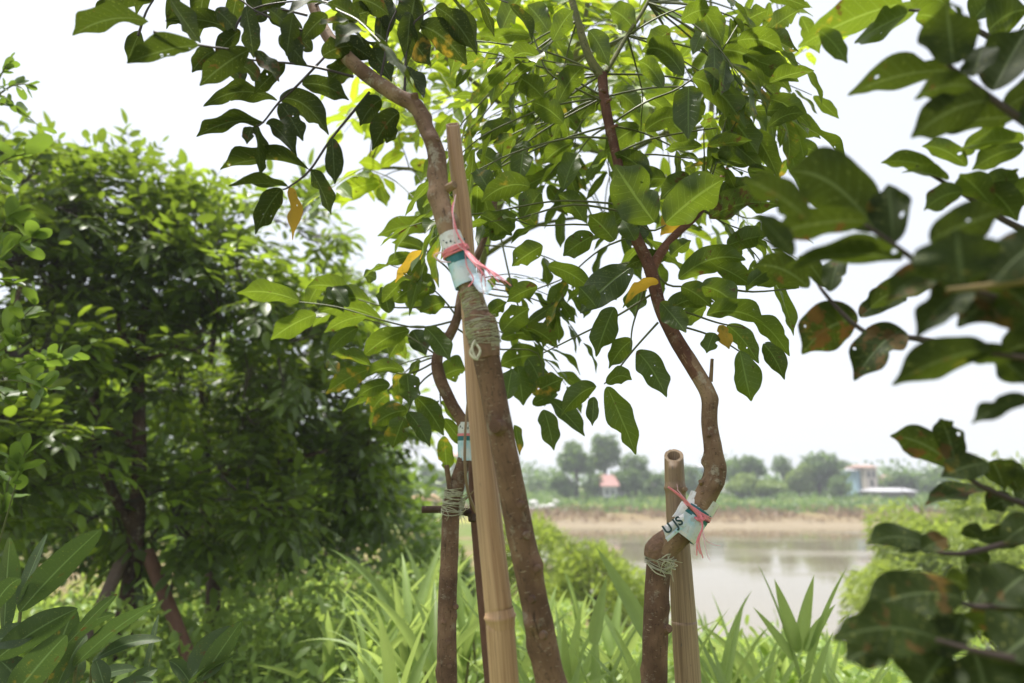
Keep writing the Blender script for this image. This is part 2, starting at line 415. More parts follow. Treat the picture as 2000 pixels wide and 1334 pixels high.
def ground_mat():
    t = NT('earth and turf')
    g = t.n('ShaderNodeNewGeometry').outputs['Position']; p = t.sep(g)
    nz = t.noise(g, 0.35, 5, 0.6); nf = t.noise(g, 3.5, 4, 0.6); nf2 = t.noise(g, 0.12, 3)
    z = t.math('ADD', p[2], t.math('MULTIPLY_ADD', nz, 1.1, -0.55))
    grn = t.mix(nf, (0.06, 0.10, 0.022), (0.15, 0.20, 0.05))
    grn = t.mix(t.ss(nf2, 0.5, 0.62), grn, (0.24, 0.24, 0.07))
    dry = t.mix(nf, (0.15, 0.11, 0.06), (0.23, 0.18, 0.10))
    mud = t.mix(nf, (0.18, 0.145, 0.095), (0.26, 0.215, 0.15))
    c = t.mix(t.ss(z, -2.7, -2.3), mud, dry)
    c = t.mix(t.ss(z, -2.0, -1.5), c, grn)
    return t.done(t.bsdf(c, 0.95, 0.1, nf, 0.6, 0.15))
M['ground'] = ground_mat()
ys = np.concatenate([np.linspace(-6, 30, 61), np.linspace(31, 140, 90), [160, 200, 260, 340, 430]])
xs = np.concatenate([[-400, -300, -220, -160], np.linspace(-120, 120, 161), [160, 220, 300, 400]])
GX, GY = np.meshgrid(xs, ys, indexing='ij'); GZ = H(GX, GY)
mb = MB(); V = np.stack([GX, GY, GZ], -1); k = len(ys)
i = np.arange(len(xs) - 1)[:, None]; j = np.arange(k - 1)[None, :]
mb.add(V, np.stack([i * k + j, (i + 1) * k + j, (i + 1) * k + j + 1, i * k + j + 1], -1).reshape(-1, 4), V[..., :2])
tag(mb.build('ground', M['ground']), 'grassy bank sloping down to the pond and rising beyond it', 'ground', kind='structure')

t = NT('pond water'); g = t.n('ShaderNodeNewGeometry').outputs['Position']
rp = t.noise(t.scalev(g, (0.5, 1.6, 1)), 1.0, 3, 0.5)
rp2 = t.noise(t.scalev(g, (0.04, 0.16, 1)), 1.0, 2)
M['water'] = t.done(t.bsdf(t.mix(rp2, (0.15, 0.125, 0.075), (0.20, 0.17, 0.11)), t.math('MULTIPLY_ADD', t.ss(rp2, 0.45, 0.65), 0.14, 0.05), 1.0, rp, 0.12, 0.05))
mb = MB(); mb.add([[-3, 8, -3], [130, 8, -3], [130, 85, -3], [-3, 85, -3]], [[0, 1, 2, 3]], [[0, 0], [1, 0], [1, 1], [0, 1]])
tag(mb.build('pond_water', M['water']), 'still brown pond water mirroring the white sky', 'water', kind='structure')

# ------------------------------------------------------------------ pixel-traced leaves of near trees
def solve_normal(B, T, w, ratio, up=np.array([0, 0, 1.0])):
    """normal of a leaf so that its seen width is w; of the four solutions the one that faces up most"""
    A = nrm(T - B); L = np.linalg.norm(T - B)
    view = nrm((B + T) / 2 - EYE)
    Wd = max(w * 1.05, ratio * L)
    Wd = min(Wd, w * 2.2)
    e = view - A * np.dot(view, A); le = np.linalg.norm(e)
    e = nrm(e); f = np.cross(A, e)
    c = min(1, w / Wd); ph = math.acos(c)
    best = None
    for s1 in (1, -1):
        for s2 in (1, -1):
            Nn = s1 * (math.cos(ph) * e + s2 * math.sin(ph) * f)
            if best is None or Nn[2] > best[0] + 1e-6: best = (Nn[2], Nn)
    return best[1], Wd

class LeafSet:
    def __init__(self): self.r = []
    def add(self, B, T, N, W, C=None, rust=0.0, yel=0.0, pale=0.0):
        self.r.append((B, T, N, W, (B + T) / 2 if C is None else C, rust, yel, pale))
    def px(self, text, Y, dj=0.05, ratio=0.40):
        for ln in text.strip().splitlines():
            q = ln.split()
            if not q or q[0].startswith('#'): continue
            bx, by, tx, ty, wpx = map(float, q[:5])
            flags = ''.join(x for x in q[5:] if not x[0].isdigit() and x[0] not in '+-')
            nums = [float(x) for x in q[5:] if x[0].isdigit() or x[0] in '+-']
            Y0 = Y + (nums[1] if len(nums) > 1 else random.uniform(-dj, dj))
            arch = nums[0] if nums else random.uniform(0.02, 0.14) * math.hypot(tx - bx, ty - by)
            L0 = math.hypot(tx - bx, ty - by) / F * Y0
            B = P(bx, by, Y0); T = P(tx, ty, Y0 + random.uniform(-0.3, 0.3) * L0)
            wm = wpx / F * Y0 * 1.12
            N, Wd = solve_normal(B, T, wm, ratio)
            # screen-space arch upward becomes a real bend of the midrib
            mid = P((bx + tx) / 2, (by + ty) / 2 - 2 * arch, Y0 + random.uniform(-0.1, 0.1) * L0)
            self.add(B, T, N, Wd, mid,
                     rust=0.75 if 'R' in flags else (0.38 if 'r' in flags else random.choice([0, 0, 0, 0.1, 0.2])),
                     yel=1.0 if 'y' in flags else (0.45 if 'g' in flags else random.choice([0, 0, 0.1, 0.25])),
                     pale=1.0 if 'p' in flags else 0.0)
    def put(self, mb, m=0, **kw):
        if not self.r: return
        z = list(zip(*self.r))
        mb.leaves(np.array(z[0]), np.array(z[1]), np.array(z[2]), np.array(z[3]), np.array(z[4]), m=m,
                  rust=np.array(z[5]), yel=np.array(z[6]), pale=np.array(z[7]), **kw)

def compound(ls, mb, start, hub, size, n=7, m=1, droop=0.35, rthick=0.0022, ratio=0.40, spread=1.0, rust=0.1, yel=0.1):
    """a pinnate leaf: petiole from start to hub, leaflets in pairs beyond the hub"""
    start = np.asarray(start, float); hub = np.asarray(hub, float)
    d = hub - start; D = nrm(d)
    D = nrm(D + np.array([0, 0, -droop * 0.6]) + RS.randn(3) * 0.15)
    end = hub + D * size * 0.30 * (n - 1)
    mid = (start + hub) / 2 + np.array([0, 0, 0.06 * np.linalg.norm(d)])
    mb.tube([start, mid, hub, (hub + end) / 2 + np.array([0, 0, .01]), end], [rthick * 1.5, rthick * 1.2, rthick, rthick * 0.8, rthick * 0.6], 5, m=m, cap=False)
    side = nrm(np.cross(D, [0, 0, 1.0])); up = np.cross(side, D)
    pairs = n // 2
    for q in range(pairs + 1):
        o = hub + (end - hub) * (q / max(pairs, 1))
        for sg in ((1, -1) if q < pairs else (0,)):
            L = size * random.uniform(0.65, 1.15) * (1.0 if q else 0.85)
            dr = nrm(D * (0.55 if sg else 1) + side * sg * spread * random.uniform(0.8, 1.1) + np.array([0, 0, -droop * random.uniform(0.2, 1.5)]) + RS.randn(3) * 0.12)
            b = o + dr * L * 0.07; tp = b + dr * L - np.array([0, 0, L * droop * 0.35])
            Nn = nrm(up + RS.randn(3) * 0.28 - dr * np.dot(up, dr))
            c = (b + tp) / 2 + Nn * L * random.uniform(-0.04, 0.30)
            ls.add(b, tp, Nn, L * ratio * random.uniform(0.7, 1.15), c,
                   rust=rust * random.choice([0, 0, 1, 2]), yel=yel * random.choice([0, 0, 1, 2, 4]), pale=random.choice([0, 0, 0, 0.4]))

def inpoly(x, y, poly):
    c = False; j = len(poly) - 1
    for i in range(len(poly)):
        xi, yi = poly[i]; xj, yj = poly[j]
        if (yi > y) != (yj > y) and x < (xj - xi) * (y - yi) / (yj - yi) + xi: c = not c
        j = i
    return c

def pxline(pts, Y):
    return [P(a[0], a[1], a[2] if len(a) > 2 else Y) for a in pts]

def rpx(wpx, Y): return wpx / 2.0 / F * Y

def petioles(mb, lines, Y, r=0.0022, m=1):
    for l in lines:
        pts = pxline(l, Y)
        mb.tube(pts, np.linspace(r * 1.5, r * 0.8, len(pts)), 6, m=m, cap=False)

def ground_at(p):
    return np.array([p[0], p[1], float(H(p[0], p[1]))])

def stub(mb, p, d, L, r, m=0):
    p = np.asarray(p, float); d = nrm(np.asarray(d, float))
    mb.tube([p, p + d * L * 0.5, p + d * L], [r * 1.25, r * 1.02, r * 0.9], 10, m=m, bump=0.08, seed=random.random())

# ================================================================== sapling in front (leans left, tied to the bamboo)
def trunk_from_px(pts, foot_dx=0.0):
    """pts: (px, py, Y, width px); continued down to the ground"""
    C = [P(a, b, y) for a, b, y, w_ in pts]; r = [rpx(w_, y) for a, b, y, w_ in pts]
    d = C[0] - C[1]; d = d / abs(d[2])
    z0 = float(H(C[0][0], C[0][1]))
    foot = C[0] + d * (C[0][2] - z0 + 0.03)
    return [foot, (foot + C[0]) / 2] + C, [r[0] * 1.25, r[0] * 1.1] + r

Y1 = 1.18
p1 = [(1075, 1334, 1.26, 54), (1045, 1180, 1.24, 53), (1010, 1010, 1.22, 52), (985, 880, 1.2, 50), (962, 760, 1.19, 50), (945, 670, 1.18, 55)]
C1, r1 = trunk_from_px(p1)
tree1 = thing('grafted_sapling', C1[0], 'thick grafted sapling in the middle leaning on the tall bamboo pole, top bent left', 'tree')
mb = MB()
mb.tube(C1, r1, 22, 0.008, 0.045, knots=[(1.28, 1.0, .3, .016), (1.42, 4, .35, .014), (1.2, 5.2, .25, .02), (1.33, 2.6, .3, .014)], seed=1)
stub(mb, P(975, 835, 1.175), P(945, 825, 1.08) - P(975, 835, 1.175), 0.03, 0.012)
for (a, b) in ((1000, 890), (1018, 985), (1050, 1110), (1040, 1170), (1062, 1240), (1028, 1045)):
    p = P(a, b, 1.20); stub(mb, p, P(a + random.choice([-20, 20]), b + 5, 1.12) - p, 0.014, 0.006)
mb.build('trunk', M['bark'], tree1)
mb = MB()
p1u = [(942, 655, 1.18, 52), (930, 600, 1.18, 44), (915, 555, 1.18, 42), (890, 490, 1.18, 44), (870, 430, 1.18, 42), (858, 380, 1.19, 42), (852, 300, 1.20, 38), (832, 250, 1.21, 33), (812, 208, 1.22, 34), (772, 185, 1.23, 32), (715, 145, 1.25, 32), (670, 105, 1.27, 30), (640, 70, 1.29, 27), (615, 20, 1.31, 24), (590, -60, 1.34, 22)]
mb.tube([P(a, b, y) for a, b, y, _ in p1u], [rpx(q, y) for a, b, y, q in p1u], 20, 0.007, 0.05, knots=[(.28, 2, .3, .012), (.22, 4.5, .35, .014), (.33, 1, .4, .013), (.40, 3, .35, .012), (.46, 5, .35, .012)], seed=2)
stub(mb, P(865, 372, 1.19), P(905, 352, 1.16) - P(865, 372, 1.19), 0.030, 0.0085)
stub(mb, P(845, 290, 1.20), P(853, 268, 1.19) - P(845, 290, 1.2), 0.020, 0.010)
stub(mb, P(812, 205, 1.22), P(808, 175, 1.2) - P(812, 205, 1.22), 0.022, 0.008)
stub(mb, P(815, 212, 1.22), P(833, 205, 1.18) - P(815, 212, 1.22), 0.020, 0.006)
mb.build('grafted_stem', [M['bark_pale']], tree1)
mb = MB()   # swollen graft joint
cc = [P(a, b, 1.18) for a, b in ((952, 700), (946, 675), (942, 650), (938, 632), (934, 622), (930, 606))]
mb.tube(cc, [rpx(q, 1.18) for q in (48, 58, 64, 61, 52, 42)], 26, 0.004, 0.16, seed=5)
mb.build('graft_callus', M['callus'], tree1)
mb = MB(); ls = LeafSet()
ls.px('''
290 42 142 70 44 +18 -.22
388 88 248 124 44 +6 -.22
487 97 390 168 48 +6 -.12
458 60 323 42 38 +12
330 -6 392 84 36 -2 -.15
300 -4 205 2 36
275 62 250 120 28
480 12 496 114 40 +2 -.05
572 26 560 110 35 +2 -.05
557 124 496 184 32
541 195 397 208 36 +22
547 202 592 276 40
546 194 642 264 48 +24
517 240 384 268 30 +16
520 240 580 308 32 +12
503 243 508 346 22
493 248 482 282 24 r
604 332 430 332 28 +20
606 332 647 420 30 +8
649 270 654 360 34
563 365 446 364 22 +6
551 370 499 458 40
566 366 571 470 23 yr
590 165 682 196 38 +12
420 100 375 142 34 r
455 120 510 160 34 r
500 100 545 160 30 R
470 60 420 110 32 r
545 70 600 130 40
590 60 520 30 38
640 30 590 80 36
650 60 735 20 34 +8
660 80 740 130 36 p
680 70 758 100 26 p -8
795 130 828 192 24 p
820 50 912 127 60 g +14
775 62 842 130 46 g +10
800 58 812 -10 58
850 14 932 108 46 +16
758 65 738 -15 46
745 20 744 92 30
802 25 794 132 36
780 220 727 294 46
765 235 755 280 34
745 195 703 246 40
700 40 640 5 40
690 120 640 160 42
720 100 765 160 40
560 0 500 20 36
420 20 460 60 34
520 40 480 0 36
610 100 560 60 34 r
630 110 690 90 44
700 0 760 30 40
440 130 480 165 30 R
525 20 560 50 28
360 20 330 50 28 R
''', Y1 + 0.06)
petioles(mb, [[(690, 150), (600, 128), (500, 118), (403, 107)], [(640, 105, 1.27), (580, 168), (545, 200), (513, 240), (492, 250)],
              [(722, 180, 1.25), (648, 270), (605, 333), (565, 365), (552, 370)], [(590, 60), (500, 22), (470, 0), (420, -20)],
              [(600, 30), (540, 18), (500, 30)], [(740, 165, 1.24), (752, 110), (758, 60), (775, 20)], [(790, 190, 1.23), (800, 60), (850, 15)],
              [(300, 62, 1.0), (388, 88, 1.05), (487, 100, 1.15)], [(458, 60), (475, 30), (520, 10), (600, 0)], [(270, 70), (285, 25), (300, 0)]], Y1 + 0.06, 0.0019)
for (a, b) in ((660, 20), (700, -20), (560, -40), (470, -40), (800, -40), (380, -50)):
    st = P(615, 10, 1.31); compound(ls, mb, st, P(a, b, Y1 + random.uniform(-.05, .2)), 0.12, 7, droop=0.5, ratio=.36, rthick=.0018)
ls.put(mb, 0, nu=22, nv=6, fold=RS.uniform(-.05, .55, len(ls.r)), wav=0.11, irr=0.10, a=.60, b=.56, tip=.62)
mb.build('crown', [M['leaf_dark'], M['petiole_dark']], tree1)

# bindings on the front sapling
def band(mb, pts, wid, rmul=1.1, m=0, sides=28, bump=0.02, seed=0, step=0.004):
    mb.tube(pts, [q * rmul for q in wid], sides, step, bump, m=m, cap=False, seed=seed)

def strand(mb, pts, r, m=0, flat=False):
    mb.tube(pts, r if np.ndim(r) else np.full(len(pts), r), 5, m=m, cap=False)

w1 = thing('grafting_wrap', P(900, 510, 1.18), 'white plastic wrap with one dark teal stripe, tied with pink raffia around the middle sapling', 'plastic wrap')
mb = MB(); L_ = lambda t: (878 + (912 - 878) * t, 458 + (552 - 458) * t)
pts = [P(*L_(t), 1.18) for t in np.linspace(0, .40, 5)]
band(mb, pts, [rpx(q, 1.18) for q in (43, 44, 45, 46, 46)], 1.08, bump=.05, seed=3)
mb.build('upper_band', M['wrap_white'], w1)
mb = MB(); pts = [P(*L_(t), 1.18) for t in np.linspace(.38, .62, 4)]
band(mb, pts, [rpx(q, 1.18) for q in (46, 45, 45, 45)], 1.10, bump=.03, seed=4); mb.build('stripe', M['teal'], w1)
mb = MB(); pts = [P(*L_(t), 1.18) for t in np.linspace(.60, 1.06, 5)]
band(mb, pts, [rpx(q, 1.18) for q in (45, 45, 46, 47, 48)], 1.12, bump=.04, seed=5); mb.build('lower_band', M['wrap_blue'], w1)
mb = MB()
mb.leaves([P(922, 535, 1.155), P(925, 545, 1.17)], [P(952, 575, 1.13), P(945, 572, 1.16)], [[0.3, -1, .2], [.6, -1, .1]], [0.026, 0.02], nu=6, nv=4, a=.2, b=.12, fold=.4)
mb.build('flap', M['wrap_blue'], w1)
mb = MB()
for q in range(7):
    t = .33 + q * .010; x, y = L_(t)
    c = P(x, y, 1.18); rr_ = rpx(47, 1.18) * 1.16; ax = nrm(P(*L_(1), 1.18) - P(*L_(0), 1.18)); xx = nrm(np.cross(ax, [0, 1, 0])); yy = np.cross(ax, xx)
    tilt = random.uniform(-.006, .006)
    strand(mb, [c + rr_ * (math.cos(a_) * xx + math.sin(a_) * yy) + ax * tilt * math.sin(a_ + q) for a_ in np.linspace(0, 6.283, 19)], 0.0022)
mb.tube([P(886, 395, 1.165), P(884, 415, 1.16), P(893, 455, 1.15), (P(910, 482, 1.145))], [.0018, .002, .002, .002], 6)
for (a, b) in ((975, 552), (988, 556), (962, 545), (948, 560), (940, 552), (998, 558), (968, 540), (955, 535)):
    mb.tube([P(905, 484, 1.148), P(925 + random.uniform(-6, 6), 508, 1.135), P((a + 925) / 2 + 8, (b + 508) / 2 + 2, 1.125), P(a, b, 1.12 + random.uniform(-.02, .02))], [.0018, .0016, .0013, .0007], 5, cap=False)
mb.tube([P(908, 486, 1.148), P(912, 520, 1.14), P(925, 545, 1.13), P(915, 560, 1.13)], .0011, 5)
o = mb.build('raffia_tie', M['pink'], w1)
mb = MB()
mb.tube([P(880, 512, 1.16), P(860, 510, 1.15), P(848, 498, 1.15), P(866, 492, 1.15)], .0012, 5)
mb.tube([P(905, 488, 1.148), P(890, 470, 1.145), P(885, 420, 1.15), P(890, 380, 1.16)], .0009, 5)
for (a, b) in ((972, 566), (985, 548), (945, 575)):
    mb.tube([P(908, 486, 1.147), P(930, 515, 1.13), P(a, b, 1.12)], .0008, 5)
mb.build('loose_strand', M['pink_pale'], w1)
mb = MB()
ax = nrm(P(*L_(1), 1.18) - P(*L_(0), 1.18))
for q, (x, y) in enumerate([(866, 470), (872, 474), (880, 471), (888, 474), (868, 486), (874, 487), (880, 485), (886, 486), (896, 466), (902, 470), (907, 467)]):
    c = P(x, y, 1.18) + nrm(EYE - P(x, y, 1.18)) * rpx(50, 1.18) * math.sqrt(max(0.05, 1 - ((x - L_((y - 458) / 94)[0]) / 26) ** 2)) * 1.09
    mb.box(c, (0.0026, 0.0012, random.choice([.0012, .004, .003])), random.uniform(-.4, .4))
mb.build('print', M['ink'], w1, smooth=False)

b1 = thing('twine_binding', P(940, 640, 1.18), 'frayed pale green twine wound round the swollen joint of the middle sapling', 'twine')
mb = MB()
def winding(mb, p0, p1, r0, r1, turns, th, m=0, tilt=0.004, jit=0.002, seg=14):
    p0 = np.asarray(p0); p1 = np.asarray(p1); ax = nrm(p1 - p0); xx = nrm(np.cross(ax, [0.1, 1, 0])); yy = np.cross(ax, xx)
    for q in range(turns):
        t0 = random.random(); c0 = p0 + (p1 - p0) * t0; rr_ = (r0 + (r1 - r0) * t0)
        sk = random.uniform(-tilt, tilt); ph = random.random() * 6.28; rj = rr_ * random.uniform(.99, 1.06)
        pts = [c0 + rj * (1 + random.uniform(-.02, .03)) * (math.cos(a_) * xx + math.sin(a_) * yy) + ax * (sk * math.sin(a_ + ph) + random.uniform(-jit, jit) * .3) for a_ in np.linspace(0, 6.283, seg)]
        mb.tube(pts, th * random.uniform(.6, 1.2), 5, m=m, cap=False)
winding(mb, P(947, 668, 1.18), P(938, 628, 1.18), rpx(62, 1.18), rpx(63, 1.18), 26, .0006, tilt=.013)
winding(mb, P(930, 612, 1.18), P(918, 568, 1.18), rpx(46, 1.18), rpx(44, 1.18), 22, .0006, tilt=.010)
fb_ = MB(); band(fb_, [P(952, 690, 1.18), P(946, 668, 1.18), P(940, 645, 1.18), P(936, 627, 1.18)], [rpx(q, 1.18) for q in (50, 58, 62, 58)], 1.03, bump=.10, seed=5, step=.003)
band(fb_, [P(932, 614, 1.18), P(926, 595, 1.18), P(918, 566, 1.18)], [rpx(q, 1.18) for q in (47, 45, 43)], 1.06, bump=.05, seed=6, step=.003)
fb_.build('film', M['film'], b1)
mb.tube([P(928, 665, 1.14), P(922, 680, 1.135), P(930, 700, 1.13), P(938, 685, 1.135), P(930, 672, 1.14)], .0022, 6)
mb.tube([P(928, 668, 1.14), P(918, 688, 1.135), P(926, 700, 1.13), P(934, 702, 1.13)], .0022, 6)
mb.build('winding', M['twine'], b1)

# ================================================================== tall bamboo pole
def bamboo(name, pts, nodes, label, mat, group=None, hollow=False, stubs=()):
    C = [P(a, b, y) for a, b, y, w_ in pts]; r = [rpx(w_, y) for a, b, y, w_ in pts]
    d = (C[0] - C[1]); d = d / abs(d[2]); z0 = float(H(C[0][0], C[0][1]))
    foot = C[0] + d * (C[0][2] - z0 + 0.05)
    root = thing(name, foot, label, 'bamboo pole', group)
    mb = MB(); mb.tube([foot] + C, [r[0] * 1.06] + r, 28, 0.02, 0.012, hollow=hollow, seed=hash(label) % 7)
    for (p, d_, L, rr_) in stubs: stub(mb, p, d_, L, rr_)
    mb.build('culm', mat, root)
    allp = [foot] + C; allr = [r[0] * 1.06] + r
    for (a, b, y, wd) in nodes:
        c = P(a, b, y); ax = nrm(C[-1] - C[0]); rr_ = rpx(wd, y)
        nb = MB(); nb.tube([c - ax * .016, c - ax * .006, c - ax * .001, c + ax * .003, c + ax * .007, c + ax * .018], [rr_ * .985, rr_ * 1.03, rr_ * 1.07, rr_ * 1.14, rr_ * 1.05, rr_ * .98], 28, bump=.02, cap=False, smoothpath=False)
        nb.build('node_ring', mat, root)
    return root
bp = [(985, 1334, 1.30, 53), (975, 1200, 1.29, 52), (953, 990, 1.28, 48), (934, 800, 1.27, 40), (918, 600, 1.26, 36), (905, 420, 1.25, 34), (893, 330, 1.245, 32), (884, 243, 1.24, 29)]
bamboo('bamboo_pole', bp, [(977, 1207, 1.29, 53)], 'tall smooth bamboo pole with a cut top standing beside the middle sapling', M['bamboo'], hollow=True)

# ================================================================== right sapling
p3 = [(1278, 1334, 1.66, 46), (1280, 1230, 1.65, 46), (1283, 1150, 1.65, 45), (1287, 1100, 1.65, 46)]
C3, r3 = trunk_from_px(p3)
tree3 = thing('grafted_sapling', C3[0], 'grafted sapling on the right with a crooked elbow stem beside the short bamboo stake', 'tree')
mb = MB()
mb.tube(C3, r3, 22, 0.009, 0.04, knots=[(1.1, 1.0, .25, .014), (1.25, 4, .2, .012)], seed=7)
stub(mb, P(1295, 1232, 1.64), P(1320, 1222, 1.6) - P(1295, 1232, 1.64), .024, .010)
mb.build('trunk', M['bark'], tree3)
p3u = [(1287, 1098, 1.65, 52), (1302, 1068, 1.64, 48), (1325, 1045, 1.63, 46), (1352, 1012, 1.62, 43), (1378, 968, 1.61, 42), (1396, 925, 1.61, 42), (1393, 880, 1.61, 35), (1386, 830, 1.62, 31), (1384, 775, 1.62, 31), (1365, 735, 1.63, 31), (1338, 692, 1.64, 30), (1312, 648, 1.65, 28), (1288, 595, 1.66, 26), (1268, 520, 1.67, 26), (1240, 460, 1.68, 24), (1222, 400, 1.69, 22), (1205, 310, 1.70, 20), (1190, 245, 1.70, 21), (1180, 190, 1.7, 22), (1176, 145, 1.7, 22)]
mb = MB()
mb.tube([P(a, b, y) for a, b, y, _ in p3u[:11]], [rpx(q, y) for a, b, y, q in p3u[:11]], 20, 0.008, 0.045,
        knots=[(.225, 1, .3, .012), (.235, 4, .3, .011), (.26, 2.5, .3, .012), (.275, 5, .4, .014), (.42, 2, .22, .014)], seed=8)
ml = MB(); ml.tube([P(a, b, y) for a, b, y, _ in p3u[9:]], [rpx(q * 1.0, y) for a, b, y, q in p3u[9:]], 20, 0.008, 0.04, knots=[(.3, 3, .3, .012), (.5, 1, .3, .012)], seed=8)
for (a, b, c, d) in ((1195, 250, 1212, 240), (1226, 405, 1240, 395), (1270, 515, 1285, 505), (1182, 180, 1168, 172), (1184, 200, 1196, 192)):
    p = P(a, b, 1.68); stub(ml, p, P(c, d, 1.66) - p, .018, .0045)
ml.build('leader', M['bark_leader'], tree3)
stub(mb, P(1388, 745, 1.62), P(1391, 700, 1.60) - P(1388, 745, 1.62), .055, .0042)
for (a, b, c, d) in ((1375, 965, 1358, 950), (1405, 915, 1420, 910), (1390, 960, 1400, 955), (1370, 945, 1362, 930), (1385, 850, 1372, 846)):
    p = P(a, b, 1.60); stub(mb, p, P(c, d, 1.56) - p, .016, .0048)
mb.build('grafted_stem', M['bark_pale'], tree3)
mb = MB()
mb.tube(pxline([(1176, 150, 1.70), (1150, 110, 1.70), (1128, 40, 1.71), (1112, -20, 1.72), (1100, -80, 1.73)], 1.7), [rpx(q, 1.7) for q in (22, 18, 16, 15, 13)], 14, .015, .03)
mb.build('branch', M['stem_green'], tree3)
mb = MB()
mb.tube(pxline([(1268, 535, 1.67), (1290, 495, 1.68), (1318, 460, 1.70), (1370, 410, 1.75), (1420, 330, 1.8)], 1.7), [rpx(q, 1.7) for q in (22, 20, 17, 15, 10)], 14, .015, .03)
mb.build('branch', M['bark_red'], tree3)
mb = MB()
mb.tube(pxline([(1185, 140, 1.70), (1225, 70, 1.72), (1265, 5, 1.74), (1290, -60, 1.76)], 1.7), [rpx(q, 1.7) for q in (10, 9, 8, 7)], 10, .02, .03)
mb.build('branch', M['stem_green'], tree3)
# crown of the right sapling
mb = MB(); ls = LeafSet()
ls.px('''
1053 115 980 134 36 +20
1035 72 956 84 26 +10
1002 243 936 274 34 p +8
1025 275 1014 362 42
1278 434 1200 322 88 -2 -.18
1300 436 1416 348 78 +6 -.18
1270 350 1200 300 44 p +10
1300 350 1230 365 46
1395 96 1366 10 60 g
1408 98 1546 180 56 +22
1352 152 1456 252 52 +22
1335 148 1252 102 44 +26
1295 172 1246 120 34 +12
1345 168 1344 272 56
1380 320 1486 320 32 +10
1500 193 1583 250 36 +12
1500 248 1572 222 28 +10
1385 425 1528 402 58 R +16
1350 350 1290 390 44 r
1060 480 1000 520 42
1070 520 1160 570 34 +10
1050 560 990 590 34
960 380 930 330 36
1035 365 940 395 46 +16 -.08
1100 370 1130 300 42
1140 430 1090 380 40
1160 460 1100 500 42
1200 470 1150 420 46
1235 520 1133 612 62 p +8
1302 505 1222 522 30 p +8
1286 553 1216 602 20 y +18
1325 545 1456 508 48 +20
1310 500 1350 470 30
1405 635 1424 682 26 y
1395 650 1380 690 30
1380 615 1496 634 40 +16
1420 635 1482 710 36
1445 685 1467 784 46 -2
1470 622 1542 696 36 +12
1490 672 1532 742 34 p +10
1243 686 1302 776 46 +10
1235 665 1189 720 36
1200 600 1164 697 46
1165 600 1130 560 40
1185 755 1242 888 46 +4
1165 755 1096 812 36 +12
1185 750 1234 742 30 +12
1160 775 1157 832 22 +2
1290 590 1340 650 40
1300 610 1395 590 36 +14
1330 560 1390 600 40
1370 560 1440 600 46 +10
1380 600 1330 640 34
1230 480 1260 430 40 p
1240 470 1215 430 36
1250 560 1240 620 40
1560 562 1466 550 44 +14
1460 560 1540 520 36
1420 480 1500 460 42 r
1400 520 1470 560 40
1250 250 1180 300 42
1260 255 1330 230 40
1300 230 1360 290 44
1420 220 1480 300 46
1440 260 1380 330 40
1460 330 1520 380 36
1400 380 1480 360 40 r
1340 400 1290 460 36 y
1100 240 1040 200 44
1090 200 1140 130 44
1060 190 1010 150 46
1120 280 1060 320 42
1130 230 1180 180 36
1200 180 1250 220 40
1240 60 1190 20 46
1310 60 1260 110 46
1330 40 1390 20 40
1430 60 1500 20 46
1440 80 1530 100 46 +12
1480 120 1560 160 40
1500 60 1560 20 44
1150 60 1190 130 38
1070 60 1030 10 44
1080 80 1120 20 40
980 60 1020 -10 44
940 420 1000 460 44
960 470 1010 420 40
1020 430 1060 370 46
930 300 980 330 34
''', 1.66, 0.10)
petioles(mb, [[(1190, 245, 1.7), (1260, 200), (1330, 170), (1400, 110), (1440, 50)], [(1180, 200, 1.7), (1120, 170), (1070, 140), (1045, 80), (1030, 40)],
              [(1190, 270, 1.7), (1110, 270), (1000, 300), (920, 340)], [(1222, 415, 1.69), (1120, 400), (1020, 425), (930, 450)],
              [(1285, 630, 1.66), (1240, 680), (1200, 730), (1180, 750)], [(1280, 570, 1.66), (1200, 620), (1120, 660), (1060, 690)],
              [(1320, 640, 1.66), (1340, 640), (1400, 660), (1450, 690)], [(1290, 600, 1.66), (1340, 610), (1400, 630), (1450, 640)],
              [(1225, 420, 1.69), (1270, 450), (1300, 440)], [(1230, 440, 1.69), (1290, 545), (1340, 560), (1400, 560)],
              [(1205, 300, 1.7), (1260, 275), (1330, 260), (1400, 250)], [(1268, 530, 1.67), (1250, 590), (1235, 640), (1232, 680)],
              [(1400, 560), (1470, 570), (1560, 562)]], 1.66, 0.0022)
NODES3 = [P(a, b, y) for a, b, y, _ in p3u[12:]] + [P(1128, 40, 1.71), P(1225, 70, 1.72), P(1318, 460, 1.7), P(1370, 410, 1.75), P(1265, 5, 1.74)]
polyA = [(900, 300), (900, 200), (1000, 40), (1180, -60), (1560, -60), (1560, 140), (1520, 230), (1460, 330), (1480, 430), (1400, 540), (1250, 560), (1000, 540), (930, 460)]
cnt = 0
while cnt < 66:
    x, y = random.choice([random.uniform(880, 1580), random.uniform(1230, 1580), random.uniform(900, 1150)]), random.uniform(-60, 560)
    if not inpoly(x, y, polyA): continue
    hub = P(x, y, 1.62 + random.uniform(-.02, .55))
    st = min(NODES3, key=lambda q: np.linalg.norm(q - hub) + random.uniform(0, .1))
    compound(ls, mb, st, hub, random.uniform(.10, .145), random.choice([5, 7]), droop=random.uniform(.3, .9)); cnt += 1
ls.put(mb, 0, nu=22, nv=6, fold=RS.uniform(-.05, .55, len(ls.r)), wav=0.11, irr=0.10, a=.60, b=.56, tip=.62)
mb.build('crown', [M['leaf'], M['petiole']], tree3)

